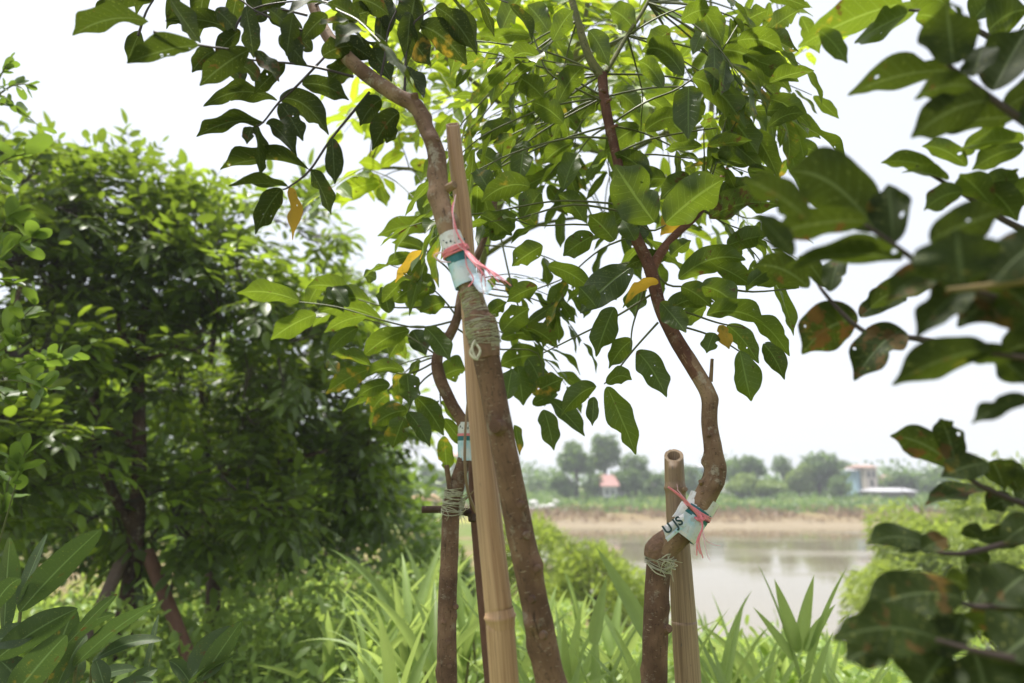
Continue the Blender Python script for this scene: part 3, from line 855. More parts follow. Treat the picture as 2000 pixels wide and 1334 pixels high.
# wrap and twine on the right sapling
w3 = thing('grafting_wrap', P(1340, 1020, 1.62), 'pale blue and white plastic wrap with a loose printed end on the right sapling', 'plastic wrap')
q3 = [(1330, 1046), (1345, 1024), (1357, 1006), (1368, 988), (1376, 972)]
def seg3(t0, t1, n=5):
    tt = np.clip(np.linspace(t0, t1, n), -.05, 1.05) * (len(q3) - 1)
    return [P(np.interp(t, range(5), [q[0] for q in q3]), np.interp(t, range(5), [q[1] for q in q3]), 1.622) for t in tt]
mb = MB(); band(mb, seg3(.58, 1.02), [rpx(46, 1.62)] * 5, 1.2, bump=.06, seed=9); mb.build('upper_band', M['wrap_white'], w3)
mb = MB(); band(mb, seg3(.42, .50, 3), [rpx(46, 1.62)] * 3, 1.2, bump=.02, seed=3); band(mb, seg3(.60, .66, 3), [rpx(46, 1.62)] * 3, 1.22, bump=.02, seed=3); mb.build('stripe', M['teal'], w3)
mb = MB(); band(mb, seg3(0.0, .46), [rpx(46, 1.62)] * 5, 1.18, bump=.03, seed=4); mb.build('lower_band', M['wrap_blue'], w3)
mb = MB(); band(mb, seg3(-.02, .06, 3), [rpx(47, 1.62)] * 3, 1.19, bump=.04, seed=2); mb.build('hem', M['wrap_white'], w3)
mb = MB()
# loose end: a folded sheet pointing left-down
A0 = P(1336, 998, 1.585); A1 = P(1296, 1042, 1.575); up_ = P(1322, 1008, 1.585) - P(1332, 1030, 1.58)
nu_, nv_ = 10, 5
def sheet(a, b, c, d, bulge, n1=10, n2=6):
    U, Vv = np.meshgrid(np.linspace(0, 1, n1), np.linspace(0, 1, n2), indexing='ij')
    U = U[..., None]; Vv = Vv[..., None]
    pts = a * (1 - U) * (1 - Vv) + b * U * (1 - Vv) + c * U * Vv + d * (1 - U) * Vv
    nn = nrm(np.cross(b - a, d - a))
    pts = pts + nn * bulge * (np.sin(Vv * math.pi) + .3 * np.sin(U * 7))
    ii = np.arange(n1 - 1)[:, None]; jj = np.arange(n2 - 1)[None, :]
    Fq = np.stack([ii * n2 + jj, (ii + 1) * n2 + jj, (ii + 1) * n2 + jj + 1, ii * n2 + jj + 1], -1).reshape(-1, 4)
    return pts, Fq, np.concatenate([U, Vv], -1) * .05
fa, fb, fc, fd = P(1334, 1003, 1.575), P(1292, 1030, 1.570), P(1300, 1052, 1.562), P(1336, 1018, 1.570)
mb.add(*sheet(fa, fb, fc, fd, .006)); mb.add(*sheet(P(1332, 978, 1.60), P(1312, 1010, 1.595), P(1325, 1012, 1.58), P(1344, 992, 1.585), .005))
mb.build('flap', M['wrap_white'], w3)
mb = MB(); mb.add(*sheet(P(1335, 1019, 1.566), P(1299, 1051, 1.560), P(1304, 1058, 1.563), P(1342, 1024, 1.566), .002)); mb.build('flap_edge', M['wrap_blue'], w3)
# printed letters on the loose end
def letters(txt, origin, xdir, ydir, size, parent, mat):
    cu = bpy.data.curves.new('lettering', 'FONT'); cu.body = txt; cu.size = size; cu.extrude = .0003; cu.offset = .0007
    tmp = bpy.data.objects.new('lettering_curve', cu); COL.objects.link(tmp)
    bpy.context.view_layer.update()
    me = bpy.data.meshes.new_from_object(tmp.evaluated_get(bpy.context.evaluated_depsgraph_get()))
    bpy.data.objects.remove(tmp)
    xd = nrm(np.asarray(xdir)); yd = np.asarray(ydir) - xd * np.dot(ydir, xd); yd = nrm(yd); zd = np.cross(xd, yd)
    base = np.array(parent.location)
    for v in me.vertices:
        c = np.array(v.co); v.co = Vector(origin + xd * c[0] + yd * c[1] + zd * c[2] - base)
    me.materials.clear(); me.materials.append(mat)
    o = bpy.data.objects.new('lettering', me); COL.objects.link(o); o.parent = parent
    return o
nf_ = nrm(np.cross(fb - fa, fd - fa)); nf_ = nf_ * (1 if np.dot(nf_, EYE - fa) > 0 else -1)
letters('U JS', fb * .93 + fc * .07 + (fa - fb) * .06 + nf_ * .0085 + (fc - fb) * .70, fa - fb, fb - fc, .028, w3, M['ink'])
mb = MB()
c0 = P(1362, 997, 1.62); ax3 = nrm(P(1376, 972, 1.622) - P(1345, 1024, 1.622)); xx = nrm(np.cross(ax3, [0, 1, 0])); yy = np.cross(ax3, xx)
for q in range(5):
    rj = rpx(46, 1.62) * 1.25
    strand(mb, [c0 + ax3 * ((q - 2) * .0016 - .004) + rj * (math.cos(a_) * xx + math.sin(a_) * yy) + ax3 * .004 * math.sin(a_ + q) for a_ in np.linspace(0, 6.283, 19)], .0016)
kn = P(1368, 1012, 1.585)
for q in range(5):
    mb.tube([kn + RS.randn(3) * .004, kn + RS.randn(3) * .006, kn + RS.randn(3) * .005], .003, 6)
mb.tube([kn, P(1350, 990, 1.578), P(1330, 970, 1.572), P(1305, 951, 1.568)], [.003, .0032, .0034, .0022], 6)
for (a, b) in ((1373, 1090), (1361, 1085), (1368, 1082)):
    mb.tube([kn, P(1372, 1030, 1.575), P(1362 + random.uniform(-3, 3), 1058, 1.57), P(a, b, 1.57)], [.0026, .002, .0016, .0012], 5)
mb.build('raffia_tie', M['pink'], w3)
mb = MB()
for (a, b, c, d) in ((1376, 1050, 1408, 1066), (1378, 1070, 1388, 1095), (1326, 960, 1322, 945)):
    mb.tube([kn, P(a, b, 1.572), P((a + c) / 2, (b + d) / 2 + 5, 1.57), P(c, d, 1.57)], [.0012, .0009, .0008, .0005], 5)
mb.build('loose_strand', M['pink_pale'], w3)
b3 = thing('twine_binding', P(1290, 1100, 1.65), 'grey green plastic twine knotted round the elbow of the right sapling', 'twine')
mb = MB(); winding(mb, P(1282, 1112, 1.65), P(1292, 1086, 1.65), rpx(50, 1.65), rpx(52, 1.65), 9, .0012, tilt=.014)
winding(mb, P(1300, 1088, 1.63), P(1306, 1108, 1.63), rpx(30, 1.63), rpx(20, 1.63), 12, .0014, tilt=.016)
for q in range(9):
    p = P(1305, 1098, 1.605); mb.tube([p, p + RS.randn(3) * .012, p + np.array([random.uniform(-.03, .02), 0, -.02]) + RS.randn(3) * .012], [.001, .001, .0006], 5)
mb.tube([P(1264, 1100, 1.63), P(1280, 1118, 1.615), P(1300, 1126, 1.61)], .0014, 5)
mb.build('winding', M['twine'], b3)
mb = MB(); cc = [P(a, b, 1.648) for a, b in ((1282, 1092), (1286, 1078), (1296, 1064), (1312, 1050))]
mb.tube(cc, [rpx(q, 1.65) for q in (48, 53, 50, 44)], 24, .004, .2, seed=3); mb.build('graft_callus', M['callus'], tree3)

bamboo('bamboo_pole', [(1344, 1334, 1.72, 47), (1335, 1200, 1.72, 45), (1327, 1080, 1.72, 41), (1319, 960, 1.72, 38), (1316, 890, 1.72, 36)], [(1319, 955, 1.72, 38)],
       'short weathered bamboo stake with a hollow open top behind the right sapling', M['bamboo_old'], hollow=True,
       stubs=[(P(1334, 957, 1.70), P(1350, 952, 1.66) - P(1334, 957, 1.70), .014, .006)])

# ================================================================== left thin sapling
p2 = [(873, 1334, 2.05, 36), (873, 1200, 2.05, 35), (878, 1080, 2.05, 33), (881, 985, 2.05, 34)]
C2, r2 = trunk_from_px(p2)
tree2 = thing('grafted_sapling', C2[0], 'thinnest grafted sapling standing left of the tall bamboo pole with a crossbar behind it', 'tree')
mb = MB()
mb.tube(C2, r2, 20, 0.010, 0.05, knots=[(1.0, 1.6, .22, .014), (1.15, 4.2, .25, .012), (.9, 4.6, .25, .014), (.8, 4.5, .2, .014)], seed=11)
stub(mb, P(882, 975, 2.04), P(872, 908, 2.02) - P(882, 975, 2.04), .10, .008)
for (a, b) in ((876, 1150), (875, 1255), (890, 1185), (878, 1300), (866, 1215)):
    p = P(a, b, 2.03); stub(mb, p, P(a, b + 6, 1.9) - p, .012, .007)
mb.build('trunk', M['bark'], tree2)
mb = MB()
p2u = [(883, 985, 2.05, 34), (893, 945, 2.05, 30), (908, 885, 2.05, 24), (905, 830, 2.05, 23), (880, 785, 2.05, 24), (858, 735, 2.06, 24), (855, 695, 2.07, 22), (878, 655, 2.08, 20), (893, 620, 2.09, 18), (905, 560, 2.12, 16), (940, 480, 2.16, 14), (965, 400, 2.2, 13), (975, 300, 2.25, 11)]
mb.tube([P(a, b, y) for a, b, y, _ in p2u], [rpx(q, y) for a, b, y, q in p2u], 18, .012, .05, seed=12)
mb.build('grafted_stem', M['bark'], tree2)
mb = MB(); ls = LeafSet()
ls.px('''
585 589 463 573 38 +10
618 614 529 664 40 +6
722 588 620 606 36 +14
600 600 625 555 26
640 560 672 610 26 p
745 625 622 610 36 +16
695 583 600 560 30 +12
715 618 633 650 26 +8
840 605 780 580 42 +10
760 612 745 560 34
800 645 705 700 36 +10
805 645 832 694 38 p
830 640 880 707 36 +8
725 715 646 692 22 +8 g
725 720 636 770 36 +6 g
790 725 713 737 24 +12
795 730 800 792 38
762 752 698 776 28 +8
795 802 726 833 38 +8 g
760 770 725 805 36 g
790 815 767 876 42 g
797 805 840 873 30 +6
812 775 867 851 38 +8
866 735 910 722 46
845 440 737 461 38 r +8
833 490 765 474 24 +6
808 500 753 518 24 +4
832 492 772 553 17 Ry
830 510 800 565 38
980 648 1034 603 46
978 662 1072 662 30 +12
1056 695 974 716 46 +8
1010 715 1022 792 46
1062 800 1082 880 34
1040 770 1100 740 40 g
1040 790 1090 770 26
1075 780 1142 852 30
1100 580 1075 640 26 r
1110 555 1070 610 30
1030 700 1060 760 38
850 570 800 540 40
770 590 820 560 36
700 640 640 690 28
735 545 710 540 26 p
1005 830 1015 890 16 g
990 780 1000 720 40
950 620 990 590 30
1030 640 1090 680 34
760 690 740 650 34
790 660 760 700 30
870 590 820 610 34
680 600 650 560 26
660 730 640 700 22 g
''', 2.06, .14)
petioles(mb, [[(893, 625, 2.09), (820, 640), (745, 625), (660, 600), (585, 590)], [(860, 700, 2.07), (800, 730), (740, 720)], [(857, 720, 2.07), (820, 750), (797, 805)],
              [(905, 560, 2.12), (870, 520), (835, 492), (830, 470)], [(890, 640, 2.09), (960, 680), (1050, 690), (1062, 780)], [(900, 600, 2.1), (840, 600), (760, 600), (700, 585)],
              [(965, 400, 2.2), (1000, 560), (1030, 640)], [(905, 560, 2.12), (990, 580), (1060, 560), (1110, 540)]], 2.06, .0024)
N2 = [P(a, b, y) for a, b, y, _ in p2u[5:]]
for (x, y) in ((780, 640), (700, 620), (840, 560), (1000, 640), (1060, 700), (820, 700), (760, 760), (1000, 560), (1060, 500), (960, 540), (860, 780), (1080, 600)):
    hub = P(x, y, 2.1 + random.uniform(-.1, .35)); st = min(N2, key=lambda q: np.linalg.norm(q - hub))
    compound(ls, mb, st, hub, .12, 5, droop=.5)
ls.put(mb, 0, nu=22, nv=6, fold=RS.uniform(-.05, .55, len(ls.r)), wav=0.11, irr=0.10, a=.60, b=.56, tip=.62)
mb.build('crown', [M['leaf'], M['petiole']], tree2)
w2 = thing('grafting_wrap', P(908, 865, 2.05), 'small white plastic wrap with a red line and teal stripe on the thinnest sapling', 'plastic wrap')
for nm, mt, t0, t1, mul in (('upper_band', 'wrap_white', 825, 848, 1.12), ('tie', 'pink', 847, 852, 1.2), ('stripe', 'teal', 852, 862, 1.13), ('lower_band', 'wrap_blue', 861, 900, 1.14)):
    mb = MB(); mb.tube([P(908, t, 2.05) for t in np.linspace(t0, t1, 4)], [rpx(24, 2.05) * mul] * 4, 22, .004, .03, cap=False); mb.build(nm, M[mt], w2)
mb = MB()
for (x, y) in ((899, 833), (903, 836), (909, 832), (914, 836), (917, 832)):
    c = P(x, y, 2.05) + nrm(EYE - P(x, y, 2.05)) * rpx(24, 2.05) * 1.13; mb.box(c, (.003, .001, random.choice([.003, .006])), .2)
mb.build('print', M['ink'], w2, smooth=False)
b2 = thing('twine_binding', P(882, 975, 2.05), 'green twine lashing the thinnest sapling to the horizontal crossbar', 'twine')
mb = MB(); winding(mb, P(881, 1000, 2.05), P(887, 955, 2.05), rpx(36, 2.05), rpx(33, 2.05), 26, .0014, tilt=.012)
winding(mb, P(897, 990, 2.05), P(904, 970, 2.05), .012, .010, 14, .0013, tilt=.02)
for q in range(12):
    p = P(random.choice([868, 900]), 990, 2.03); mb.tube([p, p + RS.randn(3) * .012, p + np.array([0, 0, -.035]) + RS.randn(3) * .012], [.001, .0009, .0005], 5)
mb.build('winding', M['twine'], b2)
cb = thing('crossbar_stick', P(875, 996, 2.09), 'short brown bamboo stick lashed level across the thinnest sapling', 'stick')
mb = MB(); mb.tube([P(824, 995, 2.08), P(880, 996, 2.10), P(938, 1004, 2.13)], [rpx(13, 2.1), rpx(14, 2.1), rpx(17, 2.1)], 14, .01, .06, hollow=False); stub(mb, P(922, 1005, 2.1), (0, -.3, -1), .02, .012)
mb.build('culm', M['bark_dark'], cb)
A = P(958, 1334, 2.12); B = P(928, 1000, 2.12); d = (A - B) / abs((A - B)[2]); ft = A + d * (A[2] + .05)
st = thing('slender_stake', ft, 'slender brown stake standing just behind the tall bamboo pole with a thin side shoot', 'stake')
mb = MB(); mb.tube([ft, A, B, P(922, 870, 2.12), P(915, 700, 2.13)], [rpx(24, 2.12), rpx(22, 2.12), rpx(20, 2.12), rpx(17, 2.12), rpx(14, 2.12)], 14, .02, .05); mb.build('culm', M['stake'], st)
mb = MB(); mb.tube(pxline([(929, 1000, 2.08), (914, 960, 2.04), (908, 905, 2.0), (909, 840, 2.0), (913, 785, 2.0)], 2), [.005, .0045, .0045, .004, .0028], 8, .02, .08)
mb.tube(pxline([(910, 975, 2.04), (922, 962, 2.02), (930, 952, 2.01)], 2), [.0022, .0018, .0008], 6)
mb.build('side_shoot', M['bamboo_old'], st)

# ================================================================== pale green tree behind, filling the sky above the saplings
t4f = np.array([0.75, 3.2, 0.0])
tree4 = thing('leafy_tree', t4f, 'taller yellow green tree behind the saplings with sunlit leaves against the sky', 'tree')
mb = MB()
f4 = P(990, 1334, 3.3); t4f = np.array([f4[0], 3.3, 0.0]); tree4.location = t4f
tr4 = [t4f, P(968, 1150, 3.3), P(945, 900, 3.3), P(925, 660, 3.28), P(945, 500, 3.25), P(985, 380, 3.2), P(1050, 260, 3.1), P(1120, 120, 3.0), P(1160, -60, 2.9), P(1180, -220, 2.8)]
mb.tube(tr4, [.03, .026, .024, .021, .019, .018, .016, .014, .012, .009], 14, .04, .05, seed=4)
mb.build('trunk', M['stem_green'], tree4)
br4 = [[(985, 380, 3.2), (900, 360, 3.0), (800, 330, 2.9), (720, 330, 2.8)], [(1050, 260, 3.1), (950, 180, 2.9), (850, 90, 2.8), (780, -40, 2.7)], [(1050, 260, 3.1), (1200, 300, 3.0), (1300, 260, 2.9), (1388, 240, 2.9), (1470, 160, 2.85), (1530, 60, 2.8)],
       [(1388, 240, 2.9), (1392, 120, 2.85), (1385, -60, 2.8)], [(1120, 120, 3.0), (1240, 60, 2.8), (1340, -60, 2.7)], [(945, 500, 3.25), (1050, 440, 3.1), (1180, 420, 3.0)], [(1160, -60, 2.9), (1050, -120, 2.7), (950, -200, 2.6)]]
N4 = []
for b_ in br4:
    mb = MB(); pts = pxline(b_, 3); N4 += [np.array(q) for q in pts[1:]]
    mb.tube(pts, np.linspace(.014, .005, len(pts)), 10, .05, .05); mb.build('branch', M['stem_green'], tree4)
polyB = [(700, 300), (690, 220), (740, 120), (760, -120), (1640, -120), (1580, 140), (1560, 260), (1500, 400), (1380, 470), (1200, 480), (1000, 520), (860, 480), (800, 420), (700, 380)]
mb = MB(); ls = LeafSet(); cnt = 0
while cnt < 125:
    x, y = random.uniform(690, 1640), random.uniform(-120, 520)
    if not inpoly(x, y, polyB): continue
    if x > 1270 and random.random() < .6: continue
    if y > 230 and random.random() < .5: continue
    if y > 380 and random.random() < .6: continue
    hub = P(x, y, random.uniform(2.4, 3.3)); s_ = min(N4, key=lambda q: np.linalg.norm(q - hub))
    compound(ls, mb, s_, hub, random.uniform(.13, .18), random.choice([5, 7, 7]), droop=random.uniform(.1, .5)); cnt += 1
for q in range(55):
    hub = P(random.uniform(740, 1330), random.uniform(-140, 190), random.uniform(2.9, 3.7)); s_ = min(N4, key=lambda q: np.linalg.norm(q - hub))
    compound(ls, mb, s_, hub, random.uniform(.15, .20), 7, droop=random.uniform(.0, .4))
ls.px('''
742 357 650 392 40 +8
742 365 753 402 24
752 370 700 340 20
790 300 740 330 24
800 320 850 340 26
745 330 700 318 22
''', 2.7)
ls.put(mb, 0, nu=10, nv=4, fold=RS.uniform(0, .4, len(ls.r)), wav=.08, irr=.07, a=.62, b=.58, tip=.6)
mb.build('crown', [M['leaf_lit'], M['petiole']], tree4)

# ================================================================== tree at the right edge, trunk out of frame
foot5 = np.array([1.05, .95, 0.0])
tree5 = thing('overhanging_tree', foot5, 'dark leafed tree reaching in from the right edge with rust spotted leaves', 'tree')
mb = MB(); t5 = [foot5, np.array([1.06, .96, .6]), np.array([1.02, .95, 1.3]), np.array([1.04, .93, 1.9]), np.array([1.0, .95, 2.5])]
mb.tube(t5, [.04, .034, .03, .025, .018], 16, .03, .05); mb.build('trunk', M['bark'], tree5)
mb = MB(); ls = LeafSet()
for q in range(5):
    mb.tube([t5[3] + [0, 0, .05 * q], t5[3] + [random.uniform(-.3, .5), random.uniform(-.9, .3), .5 + .1 * q], t5[3] + [random.uniform(-.5, 1.0), random.uniform(-1.6, .4), .8 + .15 * q]], [.014, .01, .005], 8, .06, m=1)
for q in range(420):  # unseen crown overhead, added to shade the leaves in view
    hub = np.array([random.uniform(.35, 2.2), random.uniform(-1.4, 1.6), random.uniform(1.85, 3.3)])
    u_ = (hub - EYE); 
    if u_[1] > 0.05 and abs(u_[0] / u_[1]) < 1.0 and u_[2] / u_[1] < 1.05: continue
    compound(ls, mb, hub + RS.randn(3) * .12 + [0, 0, .1], hub, .13, 7, droop=.4)
ls.put(mb, 0, nu=6, nv=4, a=.66, b=.86)
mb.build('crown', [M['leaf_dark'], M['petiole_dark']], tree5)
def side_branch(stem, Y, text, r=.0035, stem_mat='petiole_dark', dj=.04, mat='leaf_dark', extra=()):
    pts = pxline(stem, Y)
    end = np.array([1.04, .95, pts[-1][2] - .05])
    pts = pts + [(pts[-1] + end) / 2 + np.array([0, 0, .02]), end]
    m_ = MB(); m_.tube(pts, np.linspace(r * .6, r * 2.2, len(pts)), 10, .02, .05)
    for e in extra: m_.tube(pxline(e, Y), np.linspace(r * .7, r * .5, len(e)), 7)
    b_ = m_.build('branch', M[stem_mat], tree5)
    l_ = LeafSet(); l_.px(text, Y, dj, .42)
    m_ = MB(); l_.put(m_, 0, nu=24, nv=8, fold=RS.uniform(0, .4, len(l_.r)), wav=.08, irr=.08, a=.60, b=.58, tip=.6)
    o = m_.build('leaf_spray', M[mat], None)
    o.data.transform(__import__('mathutils').Matrix.Translation(-Vector(foot5))); o.parent = b_
side_branch([(1775, 20, .95), (1850, 30, .92), (1960, 90, .9), (2100, 180, .92)], .95, '''
1762 6 1558 93 66 +10
1790 20 1668 84 50 +6
1600 60 1655 124 36 +8
1790 30 1870 60 50
1850 10 1780 -20 60
1900 40 1960 -10 70
1930 60 2010 20 80
''', mat='leaf')
side_branch([(1850, 125, .72), (1875, 145, .72), (1940, 195, .72), (2010, 245, .72), (2100, 300, .75)], .72, '''
1858 138 1655 187 60 +14
1862 126 1848 2 100 +0 -.04
1938 178 2010 50 100
1935 196 1779 270 78 +16
1900 170 1785 195 50
1960 215 2060 180 70
1985 230 1830 250 50 +6
2010 250 2100 160 90
1900 150 1920 90 60
''')
side_branch([(1790, 325, .95), (1850, 360, .95), (1900, 390, .94), (1990, 445, .93), (2100, 470, .93)], .95, '''
1830 335 1720 318 36 +10
1852 352 1760 338 20 +8
1888 325 1800 286 36 +12
1880 376 1804 412 46
1932 396 1874 340 50
1925 366 1987 432 56
2000 276 1870 293 30 +8
2000 290 1898 332 46 +10
1950 400 2040 360 50
1900 390 1990 330 40
1990 350 1900 370 44
1880 300 1960 260 40
1960 250 1880 210 50
1980 150 1900 110 56
''', mat='leaf')
side_branch([(1690, 440, .68), (1755, 485, .68), (1830, 540, .68), (1900, 570, .67), (2000, 600, .66), (2120, 640, .66)], .68, '''
1712 452 1540 336 108 +34
1745 476 1734 360 70
1692 432 1498 462 58 +10
1762 508 1532 524 46 +18
1815 470 1962 410 72
1880 552 1868 448 140 p -2 -.1
1920 560 2040 490 90
1830 540 1730 590 56 R
1900 560 1790 660 66 r
1860 560 1960 640 80 R
2010 560 1870 640 90 R
1580 430 1450 350 62 r +10 .25
1550 500 1480 420 44 +4 .3
''', extra=())
side_branch([(1590, 540, .98), (1616, 580, .96), (1687, 647, .94), (1780, 660, .92), (1870, 677, .9), (2000, 720, .88), (2120, 740, .88)], .94, '''
1676 626 1566 692 86 R +20
1580 562 1470 520 50
1765 645 1668 744 70 R
1620 570 1640 500 40
1700 600 1830 560 50 r
1610 560 1560 500 34
1680 620 1780 570 46 r
''')
side_branch([(1850, 566, .62), (1920, 560, .62), (2000, 548, .62), (2140, 540, .64)], .62, '''
1850 566 1760 540 40
1960 560 2040 640 110 R
1940 552 2050 470 90
''', stem_mat='petiole_tan')
side_branch([(1935, 690, .7), (2000, 700, .7), (2130, 720, .7)], .7, '''
1937 682 1742 753 66 +14
1960 690 2060 660 90
1950 700 2010 750 60
2010 776 1897 828 36 +8
1980 700 1880 690 40
''')
side_branch([(1868, 912, .9), (1910, 946, .9), (2000, 985, .9), (2120, 1020, .9)], .9, '''
1868 915 1738 852 56 R +16
1868 910 1836 817 46 R
1930 904 1838 932 46
1936 900 1962 958 46 r
1945 957 1806 987 30 R +8
1978 975 1928 998 40 r
1990 960 1950 900 40
1990 980 2060 930 56
''')
side_branch([(1800, 1072, .88), (1877, 1082, .88), (2000, 1053, .88), (2120, 1030, .88)], .88, '''
1830 1078 1693 1063 42 p +22
1800 1074 1850 1050 36 R
1820 1076 1755 1080 18 r
1910 1055 2010 1062 40
1915 1050 1880 1030 30 p
1930 1102 1880 1080 36
1960 1060 2040 1020 50
''')
side_branch([(1840, 1160, .8), (1905, 1185, .8), (2000, 1180, .8), (2120, 1170, .8)], .8, '''
1882 1168 1683 1194 76 r +22
1872 1212 1683 1207 56 p +24
1890 1150 1840 1130 40
1910 1182 1995 1285 120 r
1940 1180 2010 1120 80
1900 1180 1960 1110 60
''')
side_branch([(1830, 1250, .72), (1900, 1270, .72), (2000, 1290, .72), (2120, 1300, .74)], .72, '''
1842 1252 1626 1250 84 r +26
1740 1262 1650 1290 60 +6
1850 1272 1795 1360 110
1900 1270 1930 1380 130
1960 1280 2040 1230 110
1860 1250 1880 1200 60
1890 1260 1780 1245 60 p
''')

# ================================================================== dense trees on the left
def dense_tree(foot, label, lumps, ncomp, size, trunk_px, branches, seed, mat='leaf_dense', bark='bark_dark', n_in=0.35, low=None):
    random.seed(seed); RS.seed(seed)
    root = thing('dense_tree', foot, label, 'tree')
    m_ = MB(); m_.tube([foot] + pxline([q[:3] for q in trunk_px], 5), [rpx(trunk_px[0][3], trunk_px[0][2]) * 1.1] + [rpx(q[3], q[2]) for q in trunk_px], 12, .04, .05)
    m_.build('trunk', M[bark], root)
    for b_ in branches:
        m_ = MB(); pts = pxline([q[:3] for q in b_], 5); m_.tube(pts, [rpx(q[3], q[2]) for q in b_], 9, .05, .05); m_.build('branch', M[bark], root)
    cs = [(P(a, b, y), r_ / F * y) for a, b, y, r_ in lumps]; wt = np.array([r_ ** 2 for _, r_ in cs]); wt = wt / wt.sum()
    m_ = MB(); ls = LeafSet(); lb = LeafSet()
    ncl = ncomp // 9
    for _ in range(ncl):
        c, r_ = cs[np.random.RandomState(random.randrange(1 << 30)).choice(len(cs), p=wt)]
        d_ = nrm(RS.randn(3)); d_[2] = d_[2] * .85 + .12; d_ = nrm(d_)
        rr_ = r_ * (random.uniform(.8, 1.08) if random.random() > n_in else random.uniform(.35, .8))
        cl = c + d_ * rr_; inner = c + d_ * rr_ * .35
        m_.tube([inner, (inner + cl) / 2 + [0, 0, -.02], cl], [.010, .007, .004], 6, .1, m=1, cap=False)
        lit_tone = rr_ > .8 * r_ and d_[2] > -.2 and random.random() < .34  # some outer, upper clusters take the leaf colour brightened as if lit
        D0 = nrm(d_ + np.array([0, 0, .35]))
        for q in range(random.randint(6, 11)):
            D = nrm(D0 * .75 + RS.randn(3) * .75)
            hub = cl + D * size * random.uniform(.4, 1.15)
            compound(lb if lit_tone and random.random() < .85 else ls, m_, cl - D0 * random.uniform(0, .12), hub, size * random.uniform(.75, 1.1), random.choice([5, 7, 7]), droop=random.uniform(.0, .6), rthick=.002, ratio=.42)
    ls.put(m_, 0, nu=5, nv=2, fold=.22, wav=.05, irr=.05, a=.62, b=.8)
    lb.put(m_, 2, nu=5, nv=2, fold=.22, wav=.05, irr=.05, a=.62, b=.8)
    m_.build('crown', [M[mat], M['petiole_dark'], M['leaf_lit_outer']], root)
    return root
LA = [(260, 450, 5.0, 140), (400, 480, 5.1, 120), (130, 450, 4.9, 125), (250, 720, 5.3, 100), (320, 530, 5.0, 120), (480, 560, 5.0, 130), (140, 560, 4.8, 130), (80, 700, 4.8, 110), (440, 650, 4.9, 100), (540, 680, 5.1, 110),
      (110, 850, 4.9, 120), (470, 800, 5.0, 80), (220, 990, 4.9, 100), (330, 1010, 5.0, 90), (100, 980, 4.8, 110), (480, 980, 5.0, 90), (560, 440, 5.3, 80), (150, 760, 5.2, 70), (340, 760, 5.4, 50)]
fA = np.array([P(225, 1334, 5.0)[0], 5.0, 0.0])
dense_tree(fA, 'dark dense tree on the left propped by wooden stakes under its crown', LA, 1750, .135,
           [(240, 1250, 5.0, 42), (262, 1090, 5.0, 32), (272, 900, 5.0, 26), (272, 700, 5.0, 20), (290, 560, 5.0, 12), (300, 420, 5.0, 8)],
           [[(272, 710, 5, 16), (235, 640, 4.9, 12), (240, 560, 4.9, 8)], [(262, 1040, 5, 20), (195, 900, 4.9, 18), (185, 780, 4.9, 16), (180, 620, 4.9, 10)], [(270, 880, 5, 13), (200, 815, 4.8, 10), (170, 760, 4.8, 8)],
            [(272, 705, 5, 13), (320, 690, 4.9, 9), (400, 640, 4.9, 6)]], 21)
LB = [(600, 560, 6.3, 90), (640, 660, 6.4, 110), (700, 780, 6.3, 110), (560, 780, 6.2, 120), (640, 900, 6.1, 130), (715, 890, 6.2, 85), (560, 980, 6.0, 120), (640, 990, 6.1, 85), (470, 880, 6.3, 110), (500, 1060, 6.0, 80), (420, 760, 6.5, 120), (600, 1050, 6.1, 60)]
fB = np.array([P(420, 1250, 6.3)[0], 6.3, 0.0])
dense_tree(fB, 'dark bushy tree between the propped tree and the saplings, with a low spreading right side', LB, 1250, .15,
           [(415, 1120, 6.3, 26), (400, 960, 6.2, 24), (400, 850, 6.2, 20), (408, 720, 6.2, 14), (430, 600, 6.2, 8)],
           [[(402, 950, 6.2, 16), (450, 920, 6.0, 16), (540, 905, 5.9, 12), (640, 880, 5.9, 8)], [(400, 945, 6.2, 14), (370, 960, 6.0, 12), (330, 940, 5.9, 9)], [(400, 860, 6.2, 12), (470, 760, 6.1, 9), (560, 690, 6.1, 6)], [(398, 900, 6.2, 13), (395, 780, 6.1, 11), (385, 660, 6.1, 8)]], 22)
LC = [(30, 360, 4.2, 120), (-60, 520, 4.1, 140), (60, 520, 4.3, 90), (-30, 700, 4.0, 130), (30, 860, 4.1, 120), (-60, 960, 4.0, 140), (-120, 340, 4.2, 140)]
fC = np.array([P(-90, 1334, 4.2)[0], 4.2, 0.0])
dense_tree(fC, 'leafy tree cut off by the left edge beside the propped dark tree', LC, 650, .13,
           [(-80, 1200, 4.2, 40), (-70, 900, 4.2, 34), (-60, 600, 4.2, 24), (-40, 400, 4.2, 12)], [[(-70, 800, 4.2, 16), (0, 700, 4.1, 12), (40, 560, 4.1, 8)]], 23)
random.seed(5); RS.seed(5)

